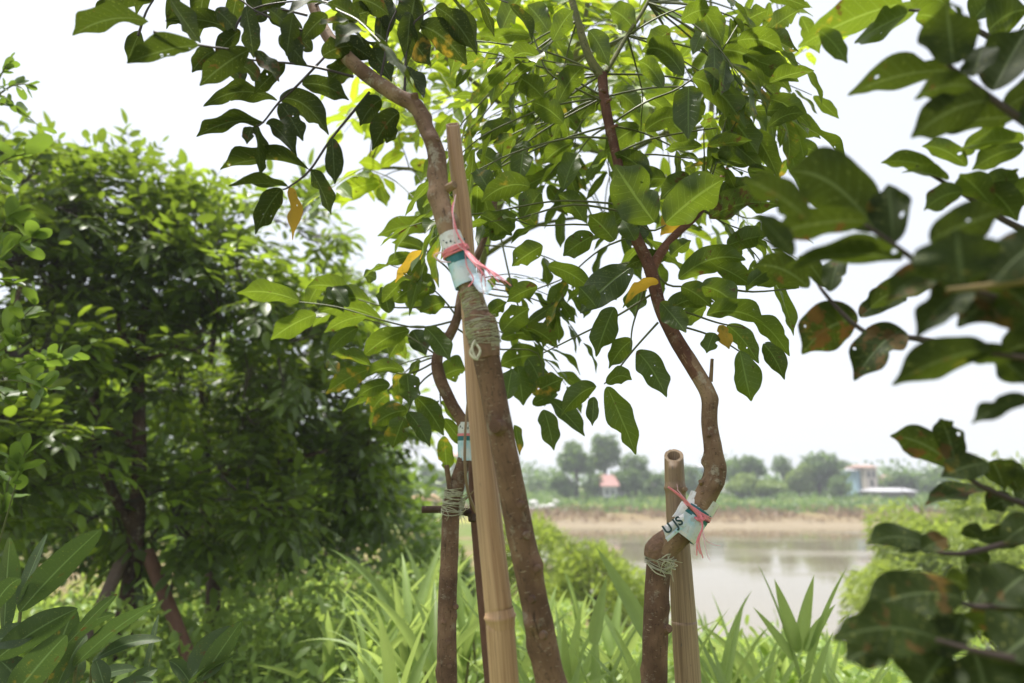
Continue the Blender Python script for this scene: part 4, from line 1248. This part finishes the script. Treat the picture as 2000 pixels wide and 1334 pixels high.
def stake(a, b, Y0, Y1, w_, label, mat):
    A = P(*a, Y0); B = P(*b, Y1); d_ = B - A; k_ = (B[2] - 0.0) / -d_[2] if d_[2] < 0 else 0
    ft = B + d_ * k_
    o = thing('support_stake', ft, label, 'stake', 'stakes propping the dense tree'); m_ = MB()
    m_.tube([A - d_ * .12, A, B, ft - np.array([0, 0, .04])], [rpx(w_, Y0) * .9, rpx(w_, Y0), rpx(w_, Y1), rpx(w_, Y1)], 12, .05, .04, smoothpath=True); m_.build('pole', M[mat], o)
stake((297, 1100), (375, 1300), 4.9, 4.6, 25, 'straight red brown stake slanting right under the dark propped tree', 'stake')
stake((238, 1095), (165, 1260), 4.9, 4.55, 24, 'greyish stake slanting left under the dark propped tree', 'stake_grey')
stake((268, 1105), (248, 1280), 5.15, 5.3, 14, 'thin dark upright stake behind the trunk of the propped tree', 'bark_dark')

# shrub close at the left edge
random.seed(9); RS.seed(9)
fs = np.array([P(-60, 1200, 2.3)[0], 2.3, 0.0])
sh = thing('leafy_shrub', fs, 'small leaved bright shrub peeping in at the left edge', 'shrub')
mb = MB(); SN = [fs, fs + [0.0, 0, .8], P(-60, 760, 2.3), P(-50, 560, 2.3), P(-40, 360, 2.3), P(-20, 200, 2.3)]
mb.tube(SN, [.02, .018, .014, .011, .008, .004], 10, .04, .05); mb.build('stem', M['stem_green'], sh)
mb = MB(); ls = LeafSet()
for (x, y, n_, ln_) in ((60, 165, 4, 30), (20, 120, 3, 28), (20, 200, 4, 30), (80, 250, 2, 40), (50, 300, 2, 60), (20, 420, 4, 48), (70, 460, 3, 48), (30, 560, 4, 48), (75, 590, 3, 48), (120, 700, 5, 36), (150, 690, 4, 30), (100, 760, 5, 42), (60, 730, 4, 42), (30, 790, 4, 45), (50, 880, 4, 45), (20, 930, 4, 45), (40, 660, 4, 40), (10, 500, 4, 45), (10, 350, 3, 45)):
    e_ = P(x, y, 2.3 + random.uniform(-.15, .15)); s_ = min(SN[1:], key=lambda q: np.linalg.norm(q - e_) - q[2] * .2 + (9 if q[2] > e_[2] + .05 else 0))
    mid_ = (s_ + e_) / 2 + [0, 0, .03]
    mb.tube([s_, mid_, e_], [.004, .003, .0014], 6, m=1)
    D_ = nrm(e_ - mid_)
    for q in range(n_ * 3):
        o_ = e_ - D_ * random.uniform(0, .14); d_ = nrm(RS.randn(3) * .8 + D_ * .6 + [0, 0, .3]); L = ln_ / F * 2.3 * random.uniform(.7, 1.2)
        Nn = nrm(np.array([0, 0, 1.0]) + RS.randn(3) * .5); ls.add(o_, o_ + d_ * L, Nn, L * .52)
ls.put(mb, 0, nu=8, nv=4, fold=.2, a=.6, b=.5, wav=.05)
mb.build('foliage', [M['leaf_small'], M['petiole']], sh)

# ================================================================== lance leaved plants, lower left
def lance_plant(label, stalks, text, Y):
    ft = ground_at(np.array([P(stalks[0][0], 1334, Y)[0], Y, 0])); root = thing('lance_leaved_plant', ft, label, 'plant', 'lance leaved plants at the lower left')
    m_ = MB()
    for (x0, x1, y1) in stalks:
        top = P(x1, y1, Y); g0 = ground_at(np.array([P(x0, 1400, Y)[0], Y + random.uniform(-.05, .1), 0]))
        m_.tube([g0, g0 * .4 + top * .6 + [0.01, 0, 0], top], [.010, .008, .004], 8, .05)
    m_.build('stalk', M['stem_green'], root)
    l_ = LeafSet(); l_.px(text, Y, .12, .24); m_ = MB(); l_.put(m_, 0, nu=14, nv=6, fold=.25, wav=.04, irr=.02, a=.55, b=.7); m_.build('foliage', M['lance'], root)
lance_plant('broad lance leaved plant in the lower left corner with one wide pale upright leaf', [(20, 40, 1195), (60, 90, 1300), (-20, 8, 1240)], '''
38 1196 198 1033 46 +6 -.1 p
34 1182 93 1042 16
8 1242 20 1050 28
-10 1290 152 1188 46 +8
90 1340 146 1186 50
-20 1200 40 1130 30
0 1345 45 1295 42
60 1360 0 1290 50
-10 1250 70 1240 40
20 1370 130 1240 50
''', 1.95)
lance_plant('narrow lance leaved plant with spreading thin blades left of the propping stakes', [(130, 150, 1290), (170, 180, 1300), (210, 205, 1330)], '''
152 1236 229 1160 18
143 1302 305 1178 25 +10
180 1292 318 1250 20 +14
205 1345 186 1288 26
146 1340 157 1276 26
167 1332 267 1306 20 +6
283 1345 311 1198 10
240 1350 308 1306 22 +6
110 1345 170 1240 30
130 1260 225 1200 22
220 1345 300 1330 20
''', 2.05)
lance_plant('pair of upright pale leaves standing alone right of the red brown stake', [(372, 378, 1318), (400, 395, 1330)], '''
374 1322 455 1222 56 p -4
388 1334 472 1212 34 p +0
368 1338 460 1280 10 +4
380 1350 330 1290 24
''', 2.1)

# ================================================================== broad bladed canes in front of the pond
def blade_clump(px, Y, tip_py, nbl, wpx, label, seed, mat='blade', hand=None, group='broad bladed canes before the pond', dry=0):
    random.seed(seed); RS.seed(seed)
    x0 = P(px, 1200, Y)[0]; ft = ground_at(np.array([x0, Y, 0])); root = thing('cane_plant', ft, label, 'plant', group)
    top = P(px + random.uniform(-10, 10), tip_py, Y); hgt = top[2] - ft[2]
    m_ = MB(); m_.tube([ft, ft + [random.uniform(-.03, .03), 0, hgt * .4], ft + [random.uniform(-.05, .05), 0, hgt * .72]], [.012, .010, .005], 8, .06); m_.build('stalk', M['stem_green'], root)
    m_ = MB(); B_, T_, N_, W_, C_, yl = [], [], [], [], [], []
    for q in range(nbl):
        f = .30 + .45 * q / nbl; az = q * 2.4 + random.uniform(-.5, .5); out = np.array([math.cos(az), math.sin(az) * .8, 0])
        b_ = ft + [0, 0, hgt * f]; L = random.uniform(.45, .75) * (1.15 - .3 * q / nbl) * hgt / 1.2
        el = R(random.uniform(48, 82)) if q > nbl * .45 else R(random.uniform(25, 60))
        c_ = b_ + (out * math.cos(el) + np.array([0, 0, math.sin(el)])) * L * .62
        dr = random.uniform(.05, .6) if q > nbl * .45 else random.uniform(.4, 1.1)
        t_ = c_ + (out * (math.cos(el) + .25) + np.array([0, 0, math.sin(el) - dr])) * L * .5
        side = np.cross(out, [0, 0, 1.0]); N_.append(nrm(np.cross(t_ - b_, side) * (1 if np.cross(t_ - b_, side)[2] > 0 else -1) + RS.randn(3) * .2))
        B_.append(b_); T_.append(t_); C_.append(c_); W_.append(wpx / F * min(Y, 3.2) * random.uniform(.8, 1.2)); yl.append(1.0 if random.random() < dry else random.uniform(0, .2))
    if hand:
        for (a, b, c, d, w2_) in hand:
            B = P(a, b, Y); T = P(c, d, Y + random.uniform(-.15, .1)); Nn, Wd = solve_normal(B, T, w2_ / F * Y, .1)
            B_.append(B); T_.append(T); N_.append(Nn); W_.append(Wd); C_.append((B + T) / 2 + [0, 0, .02]); yl.append(0)
    m_.leaves(np.array(B_), np.array(T_), np.array(N_), np.array(W_), np.array(C_), nu=14, nv=4, a=.32, b=1.05, fold=.4, wav=.03, irr=.01, yel=np.array(yl))
    m_.build('foliage', M[mat], root)
blade_clump(1560, 2.9, 1190, 6, 22, 'cane with three long pointed blades fanned above the water right of the short bamboo stake', 31, hand=[(1556, 1275, 1512, 1130, 26), (1562, 1275, 1590, 1122, 24), (1572, 1272, 1632, 1180, 20), (1550, 1290, 1470, 1185, 16)])
blade_clump(1265, 2.6, 1220, 9, 24, 'cane with one big bright blade leaning left behind the right sapling', 32, hand=[(1275, 1262, 1163, 1066, 30), (1160, 1260, 1185, 1125, 24)])
specs = [(760, 4.2, 1110), (800, 3.6, 1080), (835, 4.6, 1100), (850, 3.0, 1150), (905, 3.4, 1120), (930, 4.4, 1090), (1010, 3.2, 1170), (1065, 3.8, 1150), (1110, 3.0, 1190), (1130, 4.4, 1150), (1190, 3.6, 1170), (1235, 3.2, 1200), (1330, 3.9, 1210), (1400, 3.1, 1215), (1430, 3.7, 1210), (1490, 3.3, 1230), (1520, 4.2, 1220), (1610, 3.4, 1250), (1650, 3.0, 1290), (700, 4.8, 1140), (720, 3.4, 1200), (1080, 2.5, 1270), (1440, 2.5, 1290), (960, 5.0, 1110), (1160, 2.7, 1240), (780, 2.7, 1240), (1290, 4.8, 1190), (1380, 4.9, 1190), (880, 5.2, 1080), (650, 4.2, 1190)]
names = ['tall green cane in the thicket below the pond', 'lush drooping cane in the green thicket below the saplings']
for q, (x, Y, ty) in enumerate(specs):
    blade_clump(x, Y, ty + 10, 15, 15 + 10 * random.random(), 'broad bladed green cane in the thicket between the near slope and the pond', 40 + q, dry=.12)

# ================================================================== undergrowth (nobody could count it)
random.seed(13); RS.seed(13)
def scatter_leaves(n, fx, size, mat, name, label, a=.6, b=.6, ratio=.45, nu=4):
    P_, S_ = fx(n); n = len(P_)
    D = nrm(RS.randn(n, 3) + [0, 0, .35]); L = size * RS.uniform(.6, 1.3, n) * S_
    N = nrm(np.array([0, 0, 1.0]) + RS.randn(n, 3) * .5)
    m_ = MB(); m_.leaves(P_, P_ + D * L[:, None], N, L * ratio, (P_ + P_ + D * L[:, None]) / 2 + N * (L * .1)[:, None], nu=nu, nv=2, fold=.2, irr=.02, a=a, b=b)
    o = m_.build(name, mat); return tag(o, label, name.replace('_', ' '), kind='stuff')
def under(n):
    x = RS.uniform(-4.2, 5.0, n); y = RS.uniform(3.4, 10.5, n)
    hh = .55 + .45 * np.sin(x * 2.1 + y) * np.sin(y * 1.7 + .5 * x) + .25 * np.sin(x * 5 + y * 3)
    hh = np.clip(hh, .12, 1.1) * np.where(x < 0, 1.05, .75) * np.clip((y - 3.0) / 1.2, .3, 1)
    z = H(x, y) + hh * RS.uniform(.15, 1.0, n) ** .6
    keep = (z < 1.5 - y * np.where(x / y < -.08, .112, np.where(x / y < .1, .165, .215))) & (x < 3.2)
    return np.stack([x, y, z], 1)[keep], np.where(x < 0, 1.0, 1.1)[keep]
scatter_leaves(26000, under, .085, M['leaf_under'], 'undergrowth', 'low tangle of small bright leaves covering the near slope')
def under2(n):
    x = RS.uniform(-6, 3, n); y = RS.uniform(3.2, 9, n); z = H(x, y) + .05 + .35 * RS.rand(n)
    k_ = (x / y < .02) | ((y < 6) & (RS.rand(n) < .3))
    return np.stack([x, y, z], 1)[k_], np.full(k_.sum(), .9)
scatter_leaves(14000, under2, .10, M['leaf_under'], 'ground_cover', 'creeping leaves hiding the soil under the trees')
def slope(n):
    y = RS.uniform(9, 24, n); x = RS.uniform(-16, 16, n)
    z = H(x, y); k_ = z > -2.9
    hh = .25 + .3 * np.abs(np.sin(x * 1.3 + y * .8) * np.sin(y * .9))
    zz = z + hh * RS.rand(n); k_ = k_ & ((x / y < .02) | (zz < 1.5 - y * .215) | (x / y > .62))
    return np.stack([x, y, zz], 1)[k_], np.full(k_.sum(), 1.0)
scatter_leaves(14000, slope, .22, M['feather'], 'slope_grass', 'pale grass and weeds on the slope falling to the pond', ratio=.22)
def bank(n):
    y = 77 + 43 * RS.rand(n) ** 1.5; x = RS.uniform(-75, 85, n); z = H(x, y)
    k_ = z > -2.2
    return np.stack([x, y, z], 1)[k_], np.full(k_.sum(), 1.0)
def bank2(n):
    y = RS.uniform(72.5, 80, n); x = RS.uniform(-14, 85, n); z = H(x, y)
    k_ = (np.sin(x * .35) + np.sin(x * .9 + y) * .6 > -.9) & ((y > 75) | (RS.rand(n) < .35))
    return np.stack([x, y, z], 1)[k_], np.full(k_.sum(), 1.0)
scatter_leaves(26000, bank, .7, M['far_leaf'], 'bank_grass', 'green weeds on the far bank above the dry strip', ratio=.35)
M['dry'] = leaf_mat('dry reed', (0.20, 0.125, 0.075), (0.32, 0.23, 0.14), (.3, .2, .1), .3, detail=False)
scatter_leaves(22000, bank2, .55, M['dry'], 'dry_reeds', 'reddish dry reeds along the foot of the far bank', ratio=.25)

# ================================================================== feathery bushes on the slope
def feather_bush(foot, rx, hgt, n, label, seed, droop=.4, leafL=.22, mat='feather', ratio=.2):
    RS.seed(seed); random.seed(seed)
    root = thing('feathery_bush', foot, label, 'bush'); m_ = MB()
    for q in range(7):
        az = q * .9; e = foot + [math.cos(az) * rx * .55, math.sin(az) * rx * .55, hgt * random.uniform(.6, .9)]
        m_.tube([foot, (foot + e) / 2 + [0, 0, hgt * .18], e], [.03, .02, .006], 7, .2)
    m_.build('stem', M['bark_dark'], root)
    m_ = MB(); d = nrm(RS.randn(n, 3)); d[:, 2] = np.abs(d[:, 2]) * 1.0 - .25
    lump = 1 + .22 * np.sin(d[:, 0] * 5 + seed) * np.sin(d[:, 1] * 4 + 2) + .15 * np.sin(d[:, 2] * 9 + d[:, 0] * 7)
    rr_ = lump * RS.uniform(.45, 1.0, n) ** .5
    p = foot + [0, 0, hgt * .32] + d * rr_[:, None] * np.array([rx, rx, hgt * .68])
    dd = nrm(d * .8 + RS.randn(n, 3) * .55 + [0, 0, -droop]); L = leafL * RS.uniform(.6, 1.4, n)
    N = nrm(RS.randn(n, 3) * .7 + [0, 0, .8])
    p[:, 2] = np.maximum(p[:, 2], H(p[:, 0], p[:, 1]) + .03)
    m_.leaves(p, p + dd * L[:, None], N, L * ratio, nu=3, nv=2, a=.5, b=.7, irr=0, rnd=np.clip(.5 + .5 * np.sin(d[:, 0] * 6 + d[:, 2] * 5 + seed) + RS.randn(n) * .15, 0, 1))
    m_.build('foliage', M[mat], root)
def gp(px, Y): return ground_at(np.array([P(px, 1000, Y)[0], Y, 0]))
feather_bush(gp(1900, 17), 2.7, 5.6, 20000, 'big drooping yellow green bush by the water at the right behind dark leaves', 51, .8, .30, ratio=.16)
feather_bush(gp(2040, 20), 3.0, 5.0, 9000, 'taller drooping bush cut off by the right edge', 52, .8, .32, ratio=.16)
feather_bush(gp(1150, 13.5), 1.0, 1.75, 5200, 'round light green bush on the slope left of the right sapling', 53, .1, .16)
feather_bush(gp(1030, 15.5), 1.1, 2.6, 5200, 'light green bush on the slope just right of the tall bamboo pole', 54, .1, .17)
feather_bush(gp(1215, 17), .9, 1.6, 3000, 'smaller pale bush at the water edge behind the round one', 55, .1, .18)
feather_bush(gp(835, 13.5), 1.0, 1.8, 4500, 'olive bush on the slope behind the thinnest sapling', 56, .2, .16, 'leaf_small', .3)
feather_bush(gp(640, 11), 2.0, 3.6, 7000, 'bright bush half hidden behind the bushy tree', 57, .1, .15, 'leaf_small', .4)
feather_bush(gp(330, 10), 2.3, 5.0, 10000, 'sunlit bush glimpsed through gaps in the propped dark tree', 58, .1, .15, 'leaf_small', .4)
feather_bush(gp(60, 9.5), 2.3, 5.0, 10000, 'green bush behind the tree at the left edge', 59, .1, .15, 'leaf_small', .4)
feather_bush(gp(1590, 16.5), .5, .9, 900, 'sparse brownish twiggy weed at the near water edge', 60, .1, .16, 'dry', .12)

# ================================================================== far bank: trees and houses
def far_tree(px, top_py, wpx, Y, base_py, label, seed, tone='far_leaf', trunk_show=False, n=1500, shape=1.0):
    RS.seed(seed); random.seed(seed)
    X = P(px, 960, Y)[0]; ft = ground_at(np.array([X, Y, 0])); top = P(px, top_py, Y)[2]; hgt = top - ft[2]; rx = wpx / 2 / F * Y
    root = thing('far_tree', ft, label, 'tree', 'trees on the far bank'); cb = .38 if trunk_show else .06
    m_ = MB(); m_.tube([ft, ft + [.1, 0, hgt * .4], ft + [-.1, 0, hgt * .8]], [.28, .2, .06], 8, .5)
    for q in range(4):
        az = q * 1.7; m_.tube([ft + [0, 0, hgt * .35], ft + [math.cos(az) * rx * .5, math.sin(az) * rx * .5, hgt * .7]], [.12, .04], 6, smoothpath=False)
    m_.build('trunk', M['bark_dark'], root)
    k_ = 9; lc = nrm(RS.randn(k_, 3)) * RS.uniform(.35, .75, (k_, 1)); lr = RS.uniform(.34, .58, k_)
    which = RS.randint(0, k_, n); d = nrm(RS.randn(n, 3))
    q = lc[which] + d * lr[which][:, None] * RS.uniform(.6, 1.05, n)[:, None]
    ql = np.maximum(np.abs(q).max(0), .3)
    q = q / ql
    p = ft + np.array([0, 0, hgt * (cb + (1 - cb) / 2)]) + q * np.array([rx, rx, hgt * (1 - cb) / 2])
    dd = nrm(RS.randn(n, 3) + [0, 0, -.1]); L = .55 * RS.uniform(.6, 1.4, n) * min(1.3, max(.6, rx / 3)); N = nrm(d + RS.randn(n, 3) * .5 + [0, 0, .4])
    m_ = MB(); m_.leaves(p, p + dd * L[:, None], N, L * .6, nu=2, nv=2, a=.5, b=.5, irr=0, rnd=np.clip(.5 + .3 * (which / k_ - .5) + RS.randn(n) * .25, 0, 1))
    m_.build('crown', M[tone], root)
M['far_light'] = leaf_mat('far light leaf', (0.12, 0.19, 0.035), (0.20, 0.28, 0.06), (.36, .48, .07), .35, detail=False)
FT = [(1126, 856, 84, 96, 'tall open tree with a bare pale trunk on the far bank', 'far_leaf', True), (1182, 848, 66, 98, 'tall tree leaning over the red roofed house on the far bank', 'far_leaf', True),
      (1102, 918, 60, 94, 'low dark bush at the foot of the tall open tree', 'far_leaf', False), (1158, 926, 44, 94, 'small round bush between the two tall trees', 'far_leaf', False),
      (1242, 884, 66, 100, 'soft grey green tree right of the red roofed house', 'far_leaf', False), (1225, 916, 60, 95, 'bush in front of the soft grey green tree', 'far_leaf', False), (1280, 922, 56, 95, 'bush just left of the short bamboo stake top', 'far_leaf', False),
      (1345, 905, 60, 102, 'hazy tree behind the short bamboo stake top', 'far_leaf', False), (1455, 890, 84, 100, 'dome shaped dark tree right of the crooked stem', 'far_leaf', False), (1450, 924, 64, 94, 'light green bush below the dome shaped tree', 'far_light', False), (1500, 938, 70, 94, 'wide low light bush right of the dome shaped tree', 'far_light', False),
      (1532, 886, 42, 104, 'thin pale feathery tree left of the big round tree', 'far_leaf', True), (1600, 886, 106, 98, 'big round hanging tree left of the blue house', 'far_leaf', False), (1560, 905, 60, 97, 'bush merging with the left side of the big round tree', 'far_light', False), (1656, 897, 36, 106, 'dark tree tucked behind the big round tree', 'far_leaf', False),
      (1640, 930, 50, 94, 'bush under the right side of the big round tree', 'far_leaf', False), (1775, 915, 90, 104, 'dark wood edge tree right of the long shed', 'far_leaf', False), (1840, 908, 100, 102, 'broad dark tree near the drooping bush at the right', 'far_leaf', False), (1710, 930, 40, 108, 'small tree between the blue house and the pink roof', 'far_leaf', False), (1910, 900, 90, 104, 'far tree behind the rust spotted leaves at the right', 'far_leaf', False),
      (1045, 924, 44, 118, 'distant tree just right of the leaning trunk', 'far_leaf', False), (1075, 932, 40, 124, 'faint distant tree left of the tall open tree', 'far_leaf', False), (838, 902, 34, 116, 'small palm like tree right of the bushy dark tree', 'far_leaf', True), (845, 922, 66, 108, 'bushy distant trees beside the thinnest sapling', 'far_leaf', False), (910, 915, 60, 112, 'distant tree behind the thinnest sapling', 'far_leaf', False),
      (1395, 925, 60, 112, 'hazy tree hidden behind the crooked stem', 'far_leaf', False), (1310, 930, 60, 118, 'faint tree right of the grey green tree', 'far_leaf', False), (980, 920, 60, 116, 'distant tree between the bamboo pole and the leaning trunk', 'far_leaf', False), (780, 915, 70, 112, 'distant tree behind the edge of the bushy dark tree', 'far_leaf', False)]
for q, (x, ty, wd, Y, lb, tone, ts) in enumerate(FT):
    far_tree(x, ty, wd, Y, 960, lb, 70 + q, tone, ts, 3200 if wd > 55 else 1700)

def tline(n):
    x = RS.uniform(-130, 140, n); y = RS.uniform(112, 132, n); z = H(x, y)
    hh = 3.2 + 1.6 * np.sin(x * .21) + 1.2 * np.sin(x * .53 + 1) + .8 * np.sin(x * 1.3 + y)
    return np.stack([x, y, z + np.clip(hh, .6, 8) * RS.rand(n) ** .8], 1), np.full(n, 1.0)
scatter_leaves(16000, tline, .8, M['far_leaf'], 'far_treeline', 'continuous hazy line of trees along the horizon beyond the far bank', ratio=.6)
M['wall_white'] = plain('white wall', (.46, .46, .46), .8, .1, 2); M['wall_cream'] = plain('cream wall', (.44, .39, .34), .8, .1, 2); M['wall_blue'] = plain('blue wall', (.30, .44, .56), .8, .1, 2)
M['wall_sky'] = plain('pale blue wall', (.36, .47, .54), .8, .1, 2); M['roof_red'] = plain('red roof', (.30, .16, .145), .7, .2, 4); M['roof_pink'] = plain('pink roof', (.40, .25, .21), .7, .2, 4); M['roof_grey'] = plain('pale metal roof', (.42, .42, .45), .5, .1, 3)
M['glass_dark'] = plain('window glass', (.04, .05, .06), .2, .2, 3, .6); M['shed_dark'] = plain('dark shed wall', (.14, .12, .11), .8, .2, 3)  # shed wall in one even dark tone
def house(px, Y, wpx, top_py, base_py, depth, wall, roof, label, wins=((.3, .5), (.7, .5)), gable=.25, cat='house'):
    X = P(px, 950, Y)[0]; wd = wpx / F * Y; z1 = P(px, top_py, Y)[2]; g = float(H(X, Y)); h_ = z1 - g
    root = thing('house', (X, Y, g), label, cat); rz = random.uniform(-.15, .15)
    m_ = MB(); m_.box((X, Y, g + h_ * (1 - gable) / 2), (wd, depth, h_ * (1 - gable))); m_.build('wall', M[wall], root, False)
    zr = g + h_ * (1 - gable); m_ = MB(); ov = .35
    a = [X - wd / 2 - ov, X + wd / 2 + ov]; yy0, yy1 = Y - depth / 2 - ov, Y + depth / 2 + ov
    V = [[a[0], yy0, zr], [a[1], yy0, zr], [a[1], yy1, zr], [a[0], yy1, zr], [a[0] + wd * .12, Y, z1], [a[1] - wd * .12, Y, z1], [a[1] - wd * .12, Y + .05, z1], [a[0] + wd * .12, Y + .05, z1]]
    m_.add(V, [[0, 3, 2, 1], [4, 5, 6, 7], [0, 1, 5, 4], [1, 2, 6, 5], [2, 3, 7, 6], [3, 0, 4, 7]], [[0, 0]] * 8); m_.build('roof', M[roof], root, False)
    for (fx, fz) in wins:
        m_ = MB(); m_.box((X - wd / 2 + wd * fx, Y - depth / 2 - .02, g + h_ * (1 - gable) * fz), (min(1.1, wd * .2), .08, min(1.3, h_ * .22))); m_.build('window', M['glass_dark'], root, False)
random.seed(3)
house(1186, 95, 26, 927, 950, 5, 'wall_white', 'roof_red', 'small house with a red roof under the leaning far tree', gable=.5)
house(1209, 97, 20, 930, 950, 4, 'wall_white', 'roof_grey', 'plain white annexe right of the red roofed house', gable=.1, wins=((.5, .5),))
house(1380, 110, 40, 908, 950, 6, 'wall_sky', 'roof_grey', 'pale blue building behind the crooked stem', gable=.08, wins=((.2, .75), (.2, .4)))
house(1432, 104, 28, 912, 950, 5, 'wall_white', 'roof_grey', 'white two storey house right of the crooked stem', gable=.08, wins=((.6, .7), (.6, .35)))
house(1686, 100, 22, 908, 950, 5, 'wall_cream', 'roof_pink', 'tall cream house with a pink roof on the far bank', gable=.08, wins=((.3, .75), (.7, .75), (.5, .45)))
house(1667, 101.5, 18, 915, 950, 5, 'wall_blue', 'roof_grey', 'bright blue narrow house beside the tall cream one', gable=.08, wins=((.5, .7), (.5, .4)))
house(1740, 112, 30, 928, 950, 5, 'wall_cream', 'roof_pink', 'small pink roofed house among far trees right of the cream house', gable=.4)
house(1732, 96, 66, 953, 966, 5, 'shed_dark', 'roof_grey', 'long low shed with a pale metal roof near the far bank', gable=.35, wins=(), cat='shed')
house(893, 128, 22, 884, 950, 5, 'wall_cream', 'roof_pink', 'hazy pinkish house far behind the thinnest sapling', gable=.1, wins=((.5, .7),))
M['bag'] = plain('white plastic bag', (.55, .54, .53), .5, .15, 5)
for q, (x, y) in enumerate(((1034, 984), (1042, 990), (1062, 996), (1078, 997), (1085, 981), (1050, 999), (1036, 1000))):
    Yb = 84 - (y - 985) * .35; X = P(x, y, Yb)[0]; z = float(H(X, Yb)); m_ = MB()
    r_ = random.uniform(.35, .55); m_.tube([(X - r_, Yb, z + r_ * .4), (X - r_ * .4, Yb, z + r_ * .6), (X + r_ * .4, Yb + .1, z + r_ * .55), (X + r_, Yb, z + r_ * .3)], [r_ * .3, r_ * .65, r_ * .6, r_ * .25], 10, .15, .25, seed=q)
    tag(m_.build('rubbish_bag', M['bag']), 'crumpled white bag dumped on the far bank right of the leaning trunk', 'rubbish bag', 'white bags dumped on the far bank')
m_ = MB(); Xd = P(830, 970, 80)[0]; zd = float(H(Xd, 80))
m_.tube([(Xd - 2.6, 80, zd - .1), (Xd - 1, 80, zd + .2), (Xd + .8, 80, zd + .25), (Xd + 2.4, 80, zd - .1)], [.15, .9, 1.0, .2], 14, .3, .2)
M['dirt'] = plain('orange dirt', (.50, .30, .18), .95, .25, 3); tag(m_.build('dirt_pile', M['dirt']), 'heap of orange dirt beyond the thinnest sapling', 'dirt pile')

# ================================================================== haze
HZ = NT('haze air'); pv = HZ.n('ShaderNodeVolumePrincipled'); pv.inputs['Color'].default_value = (.90, .94, 1, 1); pv.inputs['Density'].default_value = .0016; pv.inputs['Anisotropy'].default_value = .2
HZ.l(pv.outputs[0], HZ.out.inputs['Volume'])
m_ = MB(); m_.box((0, 212, 4.75), (820, 450, 21.5)); tag(m_.build('haze', HZ.mat, None, False), 'pale summer haze over the pond', 'haze', kind='stuff')
